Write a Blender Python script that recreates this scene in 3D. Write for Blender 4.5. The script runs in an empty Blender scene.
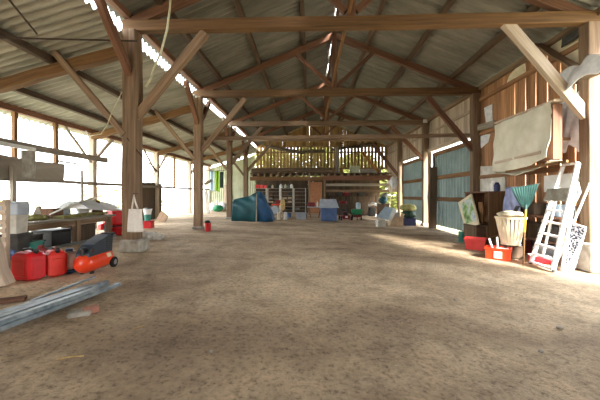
import bpy, bmesh, math, random
from mathutils import Vector, Matrix
random.seed(7)
sc = bpy.context.scene
COL = sc.collection
PI = math.pi
V = Vector

# ------------------------------------------------------------------ camera model
F = 300.0; HZ = 195.0; CH = 1.5
TH = math.atan(10 / 300.0)
FW = V((-math.sin(TH), math.cos(TH), 0)); RT = V((math.cos(TH), math.sin(TH), 0))

def gz(x):
    if x < -3.9: return 0.31
    if x > 5.6: return 0.0
    return 0.31 * (5.6 - x) / 9.5

def W(u, v, D):
    p = FW * D + RT * ((u - 300) / F * D)
    return V((p.x, p.y, CH - (v - HZ) / F * D))
def PY(u, v, Y): return W(u, v, Y / (math.cos(TH) + (u - 300) / F * math.sin(TH)))
def PX(u, v, X): return W(u, v, X / (-math.sin(TH) + (u - 300) / F * math.cos(TH)))
def G(u, v):
    z = 0.15
    for _ in range(12):
        p = W(u, v, (CH - z) / (v - HZ) * F); z = gz(p.x)
    return V((p.x, p.y, z))

cam = bpy.data.cameras.new('camera'); camo = bpy.data.objects.new('camera', cam); COL.objects.link(camo)
cam.lens = 18; cam.sensor_width = 36; cam.shift_y = -5 / 600.0; cam.clip_end = 300
camo.location = (0, 0, CH); camo.rotation_euler = (PI / 2, 0, TH)
sc.camera = camo

# ------------------------------------------------------------------ materials
def s2l(c):
    return tuple((x / 255 / 12.92 if x / 255 <= 0.04045 else ((x / 255 + 0.055) / 1.055) ** 2.4) for x in c) + (1,)
def nodes(name):
    m = bpy.data.materials.new(name); m.use_nodes = True
    nt = m.node_tree; b = nt.nodes['Principled BSDF']
    return m, nt, b
def N(nt, t, **kw):
    n = nt.nodes.new(t)
    for k, v in kw.items(): setattr(n, k, v)
    return n
def ramp(nt, stops):
    r = N(nt, 'ShaderNodeValToRGB'); e = r.color_ramp.elements
    while len(e) < len(stops): e.new(0.5)
    for el, (p, c) in zip(e, stops): el.position = p; el.color = c
    return r

def mk(name, c1, c2=None, scale=6.0, rough=0.7, metal=0.0, bump=0.1, sss=0.0, trans=0.0, detail=6):
    """noise-mottled material on object coordinates"""
    m, nt, b = nodes(name)
    c2 = c2 or tuple(int(x * 0.8) for x in c1)
    tc = N(nt, 'ShaderNodeTexCoord'); n = N(nt, 'ShaderNodeTexNoise')
    n.inputs['Scale'].default_value = scale; n.inputs['Detail'].default_value = detail
    nt.links.new(tc.outputs['Object'], n.inputs['Vector'])
    r = ramp(nt, [(0.32, s2l(c2)), (0.66, s2l(c1))])
    nt.links.new(n.outputs['Fac'], r.inputs['Fac'])
    nt.links.new(r.outputs['Color'], b.inputs['Base Color'])
    b.inputs['Roughness'].default_value = rough; b.inputs['Metallic'].default_value = metal
    if bump:
        bp = N(nt, 'ShaderNodeBump'); bp.inputs['Strength'].default_value = bump; bp.inputs['Distance'].default_value = 0.02
        nt.links.new(n.outputs['Fac'], bp.inputs['Height']); nt.links.new(bp.outputs['Normal'], b.inputs['Normal'])
    if trans:
        tr = N(nt, 'ShaderNodeBsdfTranslucent'); mx = N(nt, 'ShaderNodeMixShader'); mx.inputs[0].default_value = trans
        nt.links.new(r.outputs['Color'], tr.inputs['Color'])
        nt.links.new(b.outputs[0], mx.inputs[1]); nt.links.new(tr.outputs[0], mx.inputs[2])
        nt.links.new(mx.outputs[0], nt.nodes['Material Output'].inputs['Surface'])
    return m

def wood(name, dark, light, grain=9.0, rough=0.8, var=0.35):
    m, nt, b = nodes(name)
    uv = N(nt, 'ShaderNodeUVMap'); mp = N(nt, 'ShaderNodeMapping')
    mp.inputs['Scale'].default_value = (grain * 2.2, 0.9, 1)
    nt.links.new(uv.outputs[0], mp.inputs[0])
    oi = N(nt, 'ShaderNodeObjectInfo'); ge = N(nt, 'ShaderNodeNewGeometry')
    ad = N(nt, 'ShaderNodeMath', operation='ADD'); nt.links.new(oi.outputs['Random'], ad.inputs[0]); nt.links.new(ge.outputs['Random Per Island'], ad.inputs[1])
    w4 = N(nt, 'ShaderNodeMath', operation='MULTIPLY'); w4.inputs[1].default_value = 37.0
    nt.links.new(ad.outputs[0], w4.inputs[0])
    n = N(nt, 'ShaderNodeTexNoise', noise_dimensions='4D'); n.inputs['Scale'].default_value = 1.0; n.inputs['Detail'].default_value = 8; n.inputs['Roughness'].default_value = 0.65
    nt.links.new(mp.outputs[0], n.inputs['Vector']); nt.links.new(w4.outputs[0], n.inputs['W'])
    r = ramp(nt, [(0.3, s2l(dark)), (0.7, s2l(light))]); nt.links.new(n.outputs['Fac'], r.inputs['Fac'])
    md = N(nt, 'ShaderNodeMath', operation='FRACT'); nt.links.new(ad.outputs[0], md.inputs[0])
    vv = N(nt, 'ShaderNodeMapRange'); vv.inputs['To Min'].default_value = 1 - var; vv.inputs['To Max'].default_value = 1 + var * 0.6
    nt.links.new(md.outputs[0], vv.inputs['Value'])
    hs = N(nt, 'ShaderNodeHueSaturation'); nt.links.new(vv.outputs[0], hs.inputs['Value']); nt.links.new(r.outputs['Color'], hs.inputs['Color'])
    nt.links.new(hs.outputs['Color'], b.inputs['Base Color'])
    b.inputs['Roughness'].default_value = rough
    bp = N(nt, 'ShaderNodeBump'); bp.inputs['Strength'].default_value = 0.35; bp.inputs['Distance'].default_value = 0.01
    nt.links.new(n.outputs['Fac'], bp.inputs['Height']); nt.links.new(bp.outputs['Normal'], b.inputs['Normal'])
    return m

M = {}
M['timber'] = wood('timber', (88, 68, 50), (158, 130, 102))
M['timber_red'] = wood('timber_red', (78, 50, 36), (136, 94, 68))
M['timber_tan'] = wood('timber_tan', (76, 52, 28), (138, 100, 58))
M['timber_pale'] = wood('timber_pale', (158, 138, 118), (214, 196, 174), var=0.2)
M['timber_grey'] = wood('timber_grey', (108, 100, 88), (172, 162, 146), var=0.25)
M['purlin'] = wood('purlin', (58, 46, 36), (112, 88, 66), var=0.25)
M['boards'] = wood('boards', (116, 78, 50), (196, 146, 102), grain=7, var=0.4)
M['boards_grey'] = wood('boards_grey', (140, 122, 104), (206, 186, 166), grain=7, var=0.3)
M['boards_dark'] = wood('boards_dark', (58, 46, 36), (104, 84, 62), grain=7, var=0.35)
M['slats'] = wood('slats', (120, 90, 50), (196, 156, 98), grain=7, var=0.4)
M['slats_sunlit'] = wood('slats_sunlit', (140, 92, 46), (206, 150, 84), grain=7, var=0.3)  # slat wood with the warm sunlight put into its colour
M['osb'] = mk('osb', (186, 132, 92), (158, 104, 68), scale=14)
M['concrete'] = mk('concrete', (172, 166, 154), (128, 122, 110), scale=7, rough=0.95, bump=0.5)
M['brick'] = mk('brick', (184, 132, 112), (150, 106, 92), scale=14, rough=0.95, bump=0.4)
M['stone'] = mk('stone', (190, 184, 172), (140, 132, 120), scale=11, rough=0.95, bump=0.4)
M['red'] = mk('red_plastic', (206, 26, 34), (190, 20, 28), scale=4, rough=0.38, bump=0.02)
M['red_dusty'] = mk('red_dusty_plastic', (222, 62, 48), (206, 46, 38), scale=5, rough=0.5, bump=0.03)
M['pinkred'] = mk('faded_red_plastic', (230, 78, 72), (214, 52, 50), scale=3, rough=0.45, bump=0.02)
M['dark_red'] = mk('dark_red', (134, 34, 38), (98, 26, 30), scale=6, rough=0.5)
M['orange'] = mk('orange_enamel', (232, 70, 30), (216, 58, 26), scale=4, rough=0.3, bump=0.02)
M['black'] = mk('black_plastic', (34, 34, 36), (24, 24, 26), scale=8, rough=0.45, bump=0.05)
M['navy'] = mk('navy_plastic', (46, 58, 72), (34, 42, 54), scale=6, rough=0.4, bump=0.03)
M['white'] = mk('white_plastic', (236, 236, 232), (214, 214, 208), scale=4, rough=0.5, bump=0.03)
M['cream'] = mk('cream_plastic', (226, 216, 188), (206, 194, 162), scale=5, rough=0.6, bump=0.05)
M['offwhite'] = mk('dusty_white', (214, 210, 198), (180, 174, 160), scale=5, rough=0.7, bump=0.08)
M['paleblue'] = mk('pale_blue_grey', (190, 200, 210), (164, 174, 186), scale=4, rough=0.6, bump=0.05)
M['cloth'] = mk('white_cloth', (250, 247, 240), (238, 232, 222), scale=30, rough=0.95, bump=0.15)
M['teal'] = mk('teal_plastic', (52, 142, 128), (40, 112, 104), scale=6, rough=0.5)
M['teal_tarp'] = mk('teal_tarp', (26, 84, 92), (18, 66, 76), scale=5, rough=0.55, bump=0.15)
M['blue_tarp'] = mk('blue_tarp', (26, 80, 122), (18, 62, 98), scale=5, rough=0.5, bump=0.15)
M['lilac_tarp'] = mk('lilac_tarp', (150, 160, 196), (110, 120, 160), scale=7, rough=0.6, bump=0.3)
M['blue'] = mk('blue_paint', (76, 104, 148), (62, 88, 130), scale=5, rough=0.5)
M['darkblue'] = mk('dark_blue', (48, 58, 104), (34, 42, 80), scale=6, rough=0.6)
M['green'] = mk('green_plastic', (24, 134, 88), (18, 110, 72), scale=6, rough=0.45)
M['dgreen'] = mk('dark_green', (34, 72, 54), (22, 50, 38), scale=8, rough=0.6)
M['rake'] = mk('rake_green', (42, 78, 72), (30, 60, 56), scale=6, rough=0.45)
M['lime'] = mk('lime_cloth', (156, 196, 74), (132, 176, 58), scale=6, rough=0.9, trans=0.3)
M['bluecloth'] = mk('pale_blue_cloth', (196, 214, 226), (170, 194, 210), scale=6, rough=0.9, trans=0.3)
M['olive'] = mk('olive_tarp', (176, 172, 108), (130, 126, 76), scale=5, rough=0.8, bump=0.3)
M['moss'] = mk('moss', (146, 142, 84), (104, 100, 62), scale=9, rough=0.95, bump=0.5)
M['khaki_tarp'] = mk('khaki_tarp', (222, 218, 198), (202, 196, 172), scale=3.0, rough=0.55, bump=0.25)
M['card'] = mk('cardboard', (202, 178, 150), (178, 152, 122), scale=6, rough=0.9)
M['yellow'] = mk('yellow_paint', (234, 190, 40), (214, 168, 30), scale=6, rough=0.5)
M['straw'] = mk('straw', (220, 190, 130), (180, 146, 90), scale=20, rough=0.9, bump=0.4)
M['alu'] = mk('aluminium', (236, 236, 236), (218, 219, 221), scale=5, rough=0.4, metal=0.1, bump=0.02)
M['galv'] = mk('galvanised', (150, 160, 164), (112, 122, 126), scale=16, rough=0.42, metal=0.7, bump=0.03)
M['iron'] = mk('iron', (74, 60, 50), (54, 42, 36), scale=12, rough=0.7, metal=0.3)
M['hose'] = mk('hose', (206, 202, 170), (176, 172, 142), scale=10, rough=0.5)
M['green_sheet'] = mk('green_sheet', (140, 158, 154), (116, 136, 132), scale=1.4, rough=0.5, bump=0.03)
M['palegreen'] = mk('pale_green_sheet', (206, 208, 184), (182, 186, 156), scale=2.0, rough=0.7, bump=0.05, trans=0.12)
M['leaf'] = mk('leaf', (164, 168, 104), (116, 124, 66), scale=3, rough=0.8, trans=0.4)
M['leaf_yellow'] = mk('leaf_yellow', (226, 210, 120), (180, 176, 90), scale=3, rough=0.8, trans=0.4)
M['bark'] = mk('bark', (120, 104, 84), (84, 70, 54), scale=9, rough=0.95, bump=0.5)
M['rubber'] = mk('rubber', (30, 30, 30), (20, 20, 20), scale=10, rough=0.85)
M['silver'] = mk('silver_wrap', (232, 233, 236), (204, 207, 212), scale=9, rough=0.5, bump=0.4)
M['grey'] = mk('grey_plastic', (142, 142, 140), (112, 112, 110), scale=6, rough=0.6)
M['darkgrey'] = mk('dark_grey', (72, 70, 66), (50, 48, 46), scale=7, rough=0.8)

def picture_mat():
    m, nt, b = nodes('landscape_print')
    tc = N(nt, 'ShaderNodeTexCoord'); n = N(nt, 'ShaderNodeTexNoise'); n.inputs['Scale'].default_value = 4.2; n.inputs['Detail'].default_value = 4
    nt.links.new(tc.outputs['Object'], n.inputs['Vector'])
    r = ramp(nt, [(0.3, s2l((54, 84, 46))), (0.44, s2l((128, 166, 84))), (0.54, s2l((196, 204, 208))), (0.66, s2l((140, 160, 176)))])
    nt.links.new(n.outputs['Fac'], r.inputs['Fac']); nt.links.new(r.outputs['Color'], b.inputs['Base Color']); b.inputs['Roughness'].default_value = 0.35
    return m
M['picture'] = picture_mat()
M['sheet'] = mk('white_sheet', (240, 242, 244), (222, 226, 230), scale=4, rough=0.5, bump=0.05, trans=0.4)
def speckle_mat():
    m, nt, b = nodes('speckled_print')
    tc = N(nt, 'ShaderNodeTexCoord'); n = N(nt, 'ShaderNodeTexVoronoi'); n.inputs['Scale'].default_value = 30
    nt.links.new(tc.outputs['Object'], n.inputs['Vector'])
    r = ramp(nt, [(0.40, s2l((34, 38, 52))), (0.5, s2l((140, 146, 162))), (0.6, s2l((216, 218, 226)))])
    nt.links.new(n.outputs['Distance'], r.inputs['Fac']); nt.links.new(r.outputs['Color'], b.inputs['Base Color']); b.inputs['Roughness'].default_value = 0.5
    return m
M['speckle'] = speckle_mat()

def dirt_mat():
    m, nt, b = nodes('dirt')
    tc = N(nt, 'ShaderNodeTexCoord')
    def noise(scale, det, rough=0.6, mp=None):
        n = N(nt, 'ShaderNodeTexNoise'); n.inputs['Scale'].default_value = scale; n.inputs['Detail'].default_value = det; n.inputs['Roughness'].default_value = rough
        if mp:
            k = N(nt, 'ShaderNodeMapping'); k.inputs['Scale'].default_value = mp[0]; k.inputs['Rotation'].default_value = (0, 0, mp[1])
            nt.links.new(tc.outputs['Object'], k.inputs[0]); nt.links.new(k.outputs[0], n.inputs['Vector'])
        else: nt.links.new(tc.outputs['Object'], n.inputs['Vector'])
        return n
    big = noise(0.55, 5, 0.55, ((0.7, 1.2, 1), 0.4)); mid = noise(3.0, 8, 0.65); fine = noise(22, 8, 0.75)
    straw = noise(9, 4, 0.6, ((6, 0.8, 1), 0.7))
    r1 = ramp(nt, [(0.34, s2l((146, 124, 99))), (0.5, s2l((182, 160, 131))), (0.68, s2l((213, 192, 162)))])
    nt.links.new(big.outputs['Fac'], r1.inputs['Fac'])
    r2 = ramp(nt, [(0.32, (0.6, 0.57, 0.54, 1)), (0.5, (0.98, 0.98, 0.98, 1)), (0.66, (1.18, 1.16, 1.12, 1))]); nt.links.new(mid.outputs['Fac'], r2.inputs['Fac'])
    r3 = ramp(nt, [(0.36, (0.3, 0.27, 0.24, 1)), (0.47, (0.92, 0.9, 0.88, 1)), (0.66, (1.25, 1.23, 1.18, 1))]); nt.links.new(fine.outputs['Fac'], r3.inputs['Fac'])
    def mul(a, c, f):
        x = N(nt, 'ShaderNodeMix', data_type='RGBA', blend_type='MULTIPLY'); x.inputs[0].default_value = f
        nt.links.new(a, x.inputs[6]); nt.links.new(c, x.inputs[7]); return x.outputs[2]
    o = mul(mul(r1.outputs['Color'], r2.outputs['Color'], 0.85), r3.outputs['Color'], 0.8)
    r4 = ramp(nt, [(0.70, (0, 0, 0, 1)), (0.76, (1, 1, 1, 1))]); nt.links.new(straw.outputs['Fac'], r4.inputs['Fac'])
    x = N(nt, 'ShaderNodeMix', data_type='RGBA'); nt.links.new(r4.outputs['Color'], x.inputs[0]); nt.links.new(o, x.inputs[6]); x.inputs[7].default_value = s2l((196, 176, 138))
    nt.links.new(x.outputs[2], b.inputs['Base Color']); b.inputs['Roughness'].default_value = 0.95
    ad = N(nt, 'ShaderNodeMath', operation='ADD'); nt.links.new(mid.outputs['Fac'], ad.inputs[0])
    ml = N(nt, 'ShaderNodeMath', operation='MULTIPLY'); ml.inputs[1].default_value = 0.5; nt.links.new(fine.outputs['Fac'], ml.inputs[0]); nt.links.new(ml.outputs[0], ad.inputs[1])
    bp = N(nt, 'ShaderNodeBump'); bp.inputs['Strength'].default_value = 0.9; bp.inputs['Distance'].default_value = 0.07
    nt.links.new(ad.outputs[0], bp.inputs['Height']); nt.links.new(bp.outputs['Normal'], b.inputs['Normal'])
    return m
M['dirt'] = dirt_mat()
M['grass'] = mk('dry_grass', (176, 172, 150), (150, 150, 120), scale=1.5, rough=1, bump=0.3)

def roof_mat(name, c_lo, c_mid, c_hi):
    m, nt, b = nodes(name)
    tc = N(nt, 'ShaderNodeTexCoord'); mp = N(nt, 'ShaderNodeMapping'); mp.inputs['Scale'].default_value = (0.5, 2.4, 0.5)
    nt.links.new(tc.outputs['Object'], mp.inputs[0])
    n = N(nt, 'ShaderNodeTexNoise'); n.inputs['Scale'].default_value = 1.3; n.inputs['Detail'].default_value = 8; n.inputs['Roughness'].default_value = 0.68
    nt.links.new(mp.outputs[0], n.inputs['Vector'])
    r = ramp(nt, [(0.3, s2l(c_lo)), (0.5, s2l(c_mid)), (0.7, s2l(c_hi))]); nt.links.new(n.outputs['Fac'], r.inputs['Fac'])
    nt.links.new(r.outputs['Color'], b.inputs['Base Color']); b.inputs['Roughness'].default_value = 0.5
    return m
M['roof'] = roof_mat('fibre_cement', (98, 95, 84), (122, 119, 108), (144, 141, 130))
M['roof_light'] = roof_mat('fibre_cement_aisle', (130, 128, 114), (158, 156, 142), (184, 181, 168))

# ------------------------------------------------------------------ mesh builder
class MB:
    def __init__(s):
        s.bm = bmesh.new(); s.uv = s.bm.loops.layers.uv.new('UVMap'); s.xf = Matrix()
    def v(s, p): return s.bm.verts.new(s.xf @ V(p))
    def f(s, vs, uvs=None):
        try: fc = s.bm.faces.new(vs)
        except ValueError: return
        if uvs:
            for l, q in zip(fc.loops, uvs): l[s.uv].uv = q
        return fc
    def rings(s, R, L, cap=True, close=True):
        """rings: list of vertex loops, L: length coord per ring"""
        n = len(R[0]); per = [0]
        for i in range(n): per.append(per[-1] + (R[0][i].co - R[0][(i + 1) % n].co).length)
        for a in range(len(R) - 1):
            for i in range(n if close else n - 1):
                j = (i + 1) % n
                s.f([R[a][i], R[a][j], R[a + 1][j], R[a + 1][i]], [(per[i], L[a]), (per[i + 1], L[a]), (per[i + 1], L[a + 1]), (per[i], L[a + 1])])
        if cap and close:
            s.f(list(reversed(R[0])), [(0.3 + 0.02 * i, 0) for i in range(n)]); s.f(R[-1], [(0.3 + 0.02 * i, 0) for i in range(n)])
    def beam(s, p, q, w, h, up=(0, 0, 1), seg=1, jit=0.0, ch=0.1, w2=None, h2=None, sag=0.0):
        p, q, up = V(p), V(q), V(up); a = (q - p); L = a.length; a.normalize()
        if abs(a.dot(up.normalized())) > 0.97: up = V((0, 1, 0))
        sd = a.cross(up).normalized(); t = sd.cross(a)
        R = []; Ls = []
        for k in range(seg + 1):
            f = k / seg; c = p.lerp(q, f) + V((random.uniform(-jit, jit), random.uniform(-jit, jit), random.uniform(-jit, jit) - sag * 4 * f * (1 - f)))
            ww = (w + ((w2 if w2 is not None else w) - w) * f) / 2; hh = (h + ((h2 if h2 is not None else h) - h) * f) / 2
            cc = ch * min(ww, hh)
            if jit: ww += random.uniform(-jit, jit) * 0.6; hh += random.uniform(-jit, jit) * 0.6
            pts = [(ww, hh - cc), (ww - cc, hh), (-ww + cc, hh), (-ww, hh - cc), (-ww, -hh + cc), (-ww + cc, -hh), (ww - cc, -hh), (ww, -hh + cc)]
            R.append([s.v(c + sd * x + t * y) for x, y in pts]); Ls.append(L * f)
        s.rings(R, Ls); return s
    def box(s, c, size, rz=0, rx=0, ry=0, b=0.0, taper=1.0, ty=None):
        mt = Matrix.Translation(V(c)) @ Matrix.Rotation(rz, 4, 'Z') @ Matrix.Rotation(ry, 4, 'Y') @ Matrix.Rotation(rx, 4, 'X')
        x, y, z = [k / 2 for k in size]; ty = taper if ty is None else ty
        if b:
            b = min(b, x * .9, y * .9, z * .9); R = []
            for zz, ins in ((-z, b), (-z + b, 0), (z - b, 0), (z, b)):
                k = 1 + (taper - 1) * (zz + z) / (2 * z); ky = 1 + (ty - 1) * (zz + z) / (2 * z)
                X = x * k - ins; Y = y * ky - ins; bb = b
                pts = [(X, -Y + bb), (X, Y - bb), (X - bb, Y), (-X + bb, Y), (-X, Y - bb), (-X, -Y + bb), (-X + bb, -Y), (X - bb, -Y)]
                R.append([s.v(mt @ V((px, py, zz))) for px, py in pts])
            s.rings(R, [0, b, 2 * z - b, 2 * z])
        else:
            R = []
            for zz, k, ky in ((-z, 1, 1), (z, taper, ty)):
                R.append([s.v(mt @ V((px * k, py * ky, zz))) for px, py in ((x, -y), (x, y), (-x, y), (-x, -y))])
            s.rings(R, [0, 2 * z])
        return s
    def prism(s, pts, depth, mt=Matrix()):
        """outline in local XZ, extruded along local +Y by depth"""
        A = [s.v(mt @ V((x, 0, z))) for x, z in pts]; B = [s.v(mt @ V((x, depth, z))) for x, z in pts]
        s.rings([A, B], [0, depth]); return s
    def tube(s, pts, r, n=8, cap=True):
        pts = [V(p) for p in pts]; R = []; Ls = []; L = 0; nrm = None
        for i, p in enumerate(pts):
            d = (pts[min(i + 1, len(pts) - 1)] - pts[max(i - 1, 0)]).normalized()
            if nrm is None:
                nrm = d.orthogonal().normalized()
            else:
                nrm = (nrm - d * nrm.dot(d)).normalized()
            bn = d.cross(nrm); rr = r[i] if isinstance(r, (list, tuple)) else r
            if i: L += (p - pts[i - 1]).length
            R.append([s.v(p + nrm * (math.cos(2 * PI * k / n) * rr) + bn * (math.sin(2 * PI * k / n) * rr)) for k in range(n)]); Ls.append(L)
        s.rings(R, Ls, cap); return s
    def lathe(s, prof, mt=Matrix(), n=20, sx=1, sy=1, cap=True):
        R = [[s.v(mt @ V((r * math.cos(2 * PI * k / n) * sx, r * math.sin(2 * PI * k / n) * sy, z))) for k in range(n)] for r, z in prof]
        s.rings(R, [z for r, z in prof], cap); return s
    def grid(s, fn, nu, nv):
        P = [[s.v(fn(i / nu, j / nv)) for i in range(nu + 1)] for j in range(nv + 1)]
        for j in range(nv):
            for i in range(nu):
                s.f([P[j][i], P[j][i + 1], P[j + 1][i + 1], P[j + 1][i]], [(i / nu, j / nv), ((i + 1) / nu, j / nv), ((i + 1) / nu, (j + 1) / nv), (i / nu, (j + 1) / nv)])
        return s
    def blob(s, c, r, n=2, jit=0.0, squash=(1, 1, 1)):
        mt = Matrix.Translation(V(c)) @ Matrix.Diagonal((r * squash[0], r * squash[1], r * squash[2], 1))
        res = bmesh.ops.create_icosphere(s.bm, subdivisions=n, radius=1, matrix=s.xf @ mt)
        for v in res['verts']:
            v.co += V((random.uniform(-jit, jit), random.uniform(-jit, jit), random.uniform(-jit, jit)))
        return s

ROOT = {}
def MX(o):
    return ROOT.get(o.name, Matrix())
def link(name, mb, mat, parent=None, world=False, smooth=False, solid=0.0, loc=None, rz=0, label=None, norm=True):
    me = bpy.data.meshes.new(name)
    if norm: bmesh.ops.recalc_face_normals(mb.bm, faces=mb.bm.faces[:])
    o = bpy.data.objects.new(name, me); COL.objects.link(o)
    if parent is not None:
        o.parent = parent; ROOT[o.name] = MX(parent)
        if world: mb.bm.transform(MX(parent).inverted())
    elif loc is not None:
        m = Matrix.Translation(V(loc)) @ Matrix.Rotation(rz, 4, 'Z')
        o.location = loc; o.rotation_euler = (0, 0, rz); ROOT[o.name] = m
        if world: mb.bm.transform(m.inverted())
    if smooth:
        for f in mb.bm.faces: f.smooth = True
    mb.bm.to_mesh(me); mb.bm.free()
    me.materials.append(M[mat] if isinstance(mat, str) else mat)
    if solid:
        md = o.modifiers.new('solid', 'SOLIDIFY'); md.thickness = solid; md.offset = 0
    if label: o['label'] = label
    return o
def tag(o, label, cat, group=None, kind=None):
    if label: o['label'] = label
    if cat: o['category'] = cat
    if group: o['group'] = group
    if kind: o['kind'] = kind
    return o
def thing(name, label, cat, loc=(0, 0, 0), rz=0, group=None):
    o = bpy.data.objects.new(name, None); COL.objects.link(o); o.empty_display_size = 0.1
    o.location = loc; o.rotation_euler = (0, 0, rz)
    ROOT[o.name] = Matrix.Translation(V(loc)) @ Matrix.Rotation(rz, 4, 'Z')
    return tag(o, label, cat, group)
def solo(name, mb, mat, label, cat, loc, rz=0, group=None, **kw):
    return tag(link(name, mb, mat, loc=loc, rz=rz, **kw), label, cat, group)
def struct(name, mb, mat, parent=None, **kw):
    o = link(name, mb, mat, parent=parent, **kw)
    if parent is None: o['kind'] = 'structure'
    return o
def copy_tree(o, loc=None, rz=None, label=None, parent=None, scale=None):
    c = o.copy(); COL.objects.link(c)
    if parent is not None: c.parent = parent
    if loc is not None: c.location = loc
    if rz is not None: c.rotation_euler = (0, 0, rz)
    if scale is not None: c.scale = scale
    if label: c['label'] = label
    for ch in [x for x in o.children]: copy_tree(ch, parent=c)
    return c

# ------------------------------------------------------------------ setting: floor, ground
XL, XR = -7.75, 5.72
Y0, Y1 = -4.0, 23.0
def hn(x, y): return 0.012 * math.sin(x * 1.7 + y * 0.9) * math.sin(y * 1.3 - x * 0.6)
mb = MB()
def fl(i, j):
    x = -8.3 + i * 14.6; y = Y0 + j * (Y1 + 0.5 - Y0)
    return (x, y, gz(x) + hn(x, y) - 0.008)
mb.grid(fl, 90, 150); struct('floor', mb, 'dirt', smooth=True)
mb = MB()
def og(i, j):
    x = -70 + i * 140; y = -50 + j * 140
    return (x, y, gz(x) - 0.06)
mb.grid(og, 280, 40); struct('ground', mb, 'grass', smooth=True)

# ------------------------------------------------------------------ setting: roofs
RX, RZ, SL = 0.85, 7.3, 0.41
def rz_main(x): return RZ - SL * abs(x - RX)
def rz_aisle(x): return 4.90 + 0.28 * (x + 3.9)
def corrugated(zf, xs, ya, yb, pitch=0.18, amp=0.042, drop=1):
    mb = MB(); n = int((yb - ya) / pitch * 8)
    ys = [ya + (yb - ya) * k / n for k in range(n + 1)]
    for a, b in zip(xs[:-1], xs[1:]):
        # each course laps 12 cm over the next one down
        d = 1 if abs(zf(b) - zf(a)) >= 0 else 1
        hi, lo = (a, b) if zf(a) > zf(b) else (b, a)
        over = 0.12 * (1 if lo > hi else -1)
        rows = []
        for x, dz in ((hi, 0.0), ((hi + lo) / 2, 0.008), (lo + over, 0.022)):
            rows.append([mb.v((x, y, zf(x) + dz + amp * math.cos(2 * PI * y / pitch))) for y in ys])
        for r in range(2):
            for k in range(n):
                mb.f([rows[r][k], rows[r][k + 1], rows[r + 1][k + 1], rows[r + 1][k]])
    return mb
mb = corrugated(rz_main, [0.92, 2.0, 3.4, 4.8, 6.15], Y0, Y1 + 0.4); struct('ceiling', mb, 'roof', smooth=True, norm=False)
mb = corrugated(rz_main, [0.80, -0.3, -1.8, -3.98], Y0, Y1 + 0.4); struct('ceiling.001', mb, 'roof', smooth=True, norm=False)
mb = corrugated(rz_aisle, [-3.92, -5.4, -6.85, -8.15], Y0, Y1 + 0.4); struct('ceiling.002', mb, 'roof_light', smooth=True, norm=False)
# ridge capping: a few pieces only, light comes in between them
mb = MB()
for a, b in ((-4, 3.2), (4.3, 5.9), (6.9, 7.4), (8.3, 8.9), (10.2, 11.6), (12.6, 13.4), (14.4, 17.0), (17.6, 23.3)):
    mb.f([mb.v((0.6, a, RZ - 0.06)), mb.v((0.86, a, RZ + 0.07)), mb.v((0.86, b, RZ + 0.07)), mb.v((0.6, b, RZ - 0.06))])
    mb.f([mb.v((0.86, a, RZ + 0.07)), mb.v((1.12, a, RZ - 0.06)), mb.v((1.12, b, RZ - 0.06)), mb.v((0.86, b, RZ + 0.07))])
struct('trim_1', mb, 'roof', solid=0.01)

# ------------------------------------------------------------------ timber frame
YT = [6.24, 10.45, 14.9, 19.1]
XP = [-3.76, -3.93, -4.03, -4.12]
def timber(name, mat, label, cat, p, q, w, h, group=None, seg=6, jit=0.012, up=(0, 0, 1), sag=0, loc=None, **kw):
    mb = MB().beam(p, q, w, h, up, seg, jit, sag=sag, **kw)
    return solo(name, mb, mat, label, cat, loc or p, group=group, world=True)

# trusses
tl = ['nearest roof truss, its broad tie beam crossing the top of the view',
      'second roof truss, its king post braced by two struts',
      'third roof truss, tie beam with a white patch at its right end',
      'rearmost roof truss just in front of the slatted gable']
for k, Y in enumerate(YT):
    xl = XP[k] - 0.12; xr = 5.76; ztie = 5.05
    t = thing('roof_truss', tl[k], 'roof truss', (RX, Y, ztie), group='king post roof trusses')
    link('tie_beam', MB().beam((xl - 0.05, Y, ztie), (xr + 0.05, Y, ztie), 0.18, 0.23, seg=12, jit=0.008), 'timber_tan' if k in (0, 1) else 'timber', t, world=True)
    for xe in (xl, xr):
        x2 = RX + (0.04 if xe > RX else -0.04)
        link('rafter', MB().beam((xe, Y, rz_main(xe) - 0.27), (x2, Y, rz_main(x2) - 0.27), 0.13, 0.2, seg=8, jit=0.008), 'timber_red', t, world=True)
    link('king_post', MB().beam((RX, Y, ztie + 0.02), (RX, Y, rz_main(RX) - 0.2), 0.17, 0.17, seg=4, jit=0.008), 'timber_red', t, world=True)
    for s in (-1, 1):
        link('strut', MB().beam((RX + s * 0.1, Y, ztie + 0.25), (RX + s * 1.35, Y, rz_main(RX + 1.35) - 0.32), 0.11, 0.12, seg=4, jit=0.006), 'timber_red', t, world=True)
    if k == 2:
        link('white_patch', MB().box((xr - 0.15, Y - 0.1, ztie + 0.05), (0.2, 0.03, 0.16)), 'white', t, world=True)

# purlins
def ratio_main(r):
    # x = r*(z-1.5) on the sheet underside
    if r < 0.142: return r * (RZ - SL * RX - 1.5) / (1 - r * SL)
    return r * (RZ + SL * RX - 1.5) / (1 + r * SL)
def ratio_aisle(r):
    a = 4.90 + 0.28 * 3.9 - 1.5
    return r * a / (1 - 0.28 * r)
pl = [(ratio_main(0.71), 'right slope', 'second purlin up from the right wall plate'), (ratio_main(1.17), 'right slope', 'first purlin up from the right wall plate'),
      (ratio_main(0.37), 'right slope', 'uppermost purlin of the right slope, nearest to the ridge'),
      (ratio_main(-0.04), 'left slope', 'uppermost purlin of the left slope, nearest to the ridge'), (ratio_main(-0.37), 'left slope', 'middle purlin of the left main slope'),
      (ratio_main(-0.75), 'left slope', 'lowest purlin of the left main slope, above the bright gap')]
for x, side, lab in pl:
    timber('roof_purlin', 'purlin', lab, 'purlin', (x, Y0, rz_main(x) - 0.115), (x, Y1 + 0.2, rz_main(x) - 0.115), 0.12, 0.15, 'main roof purlins', seg=24, jit=0.01)
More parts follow.
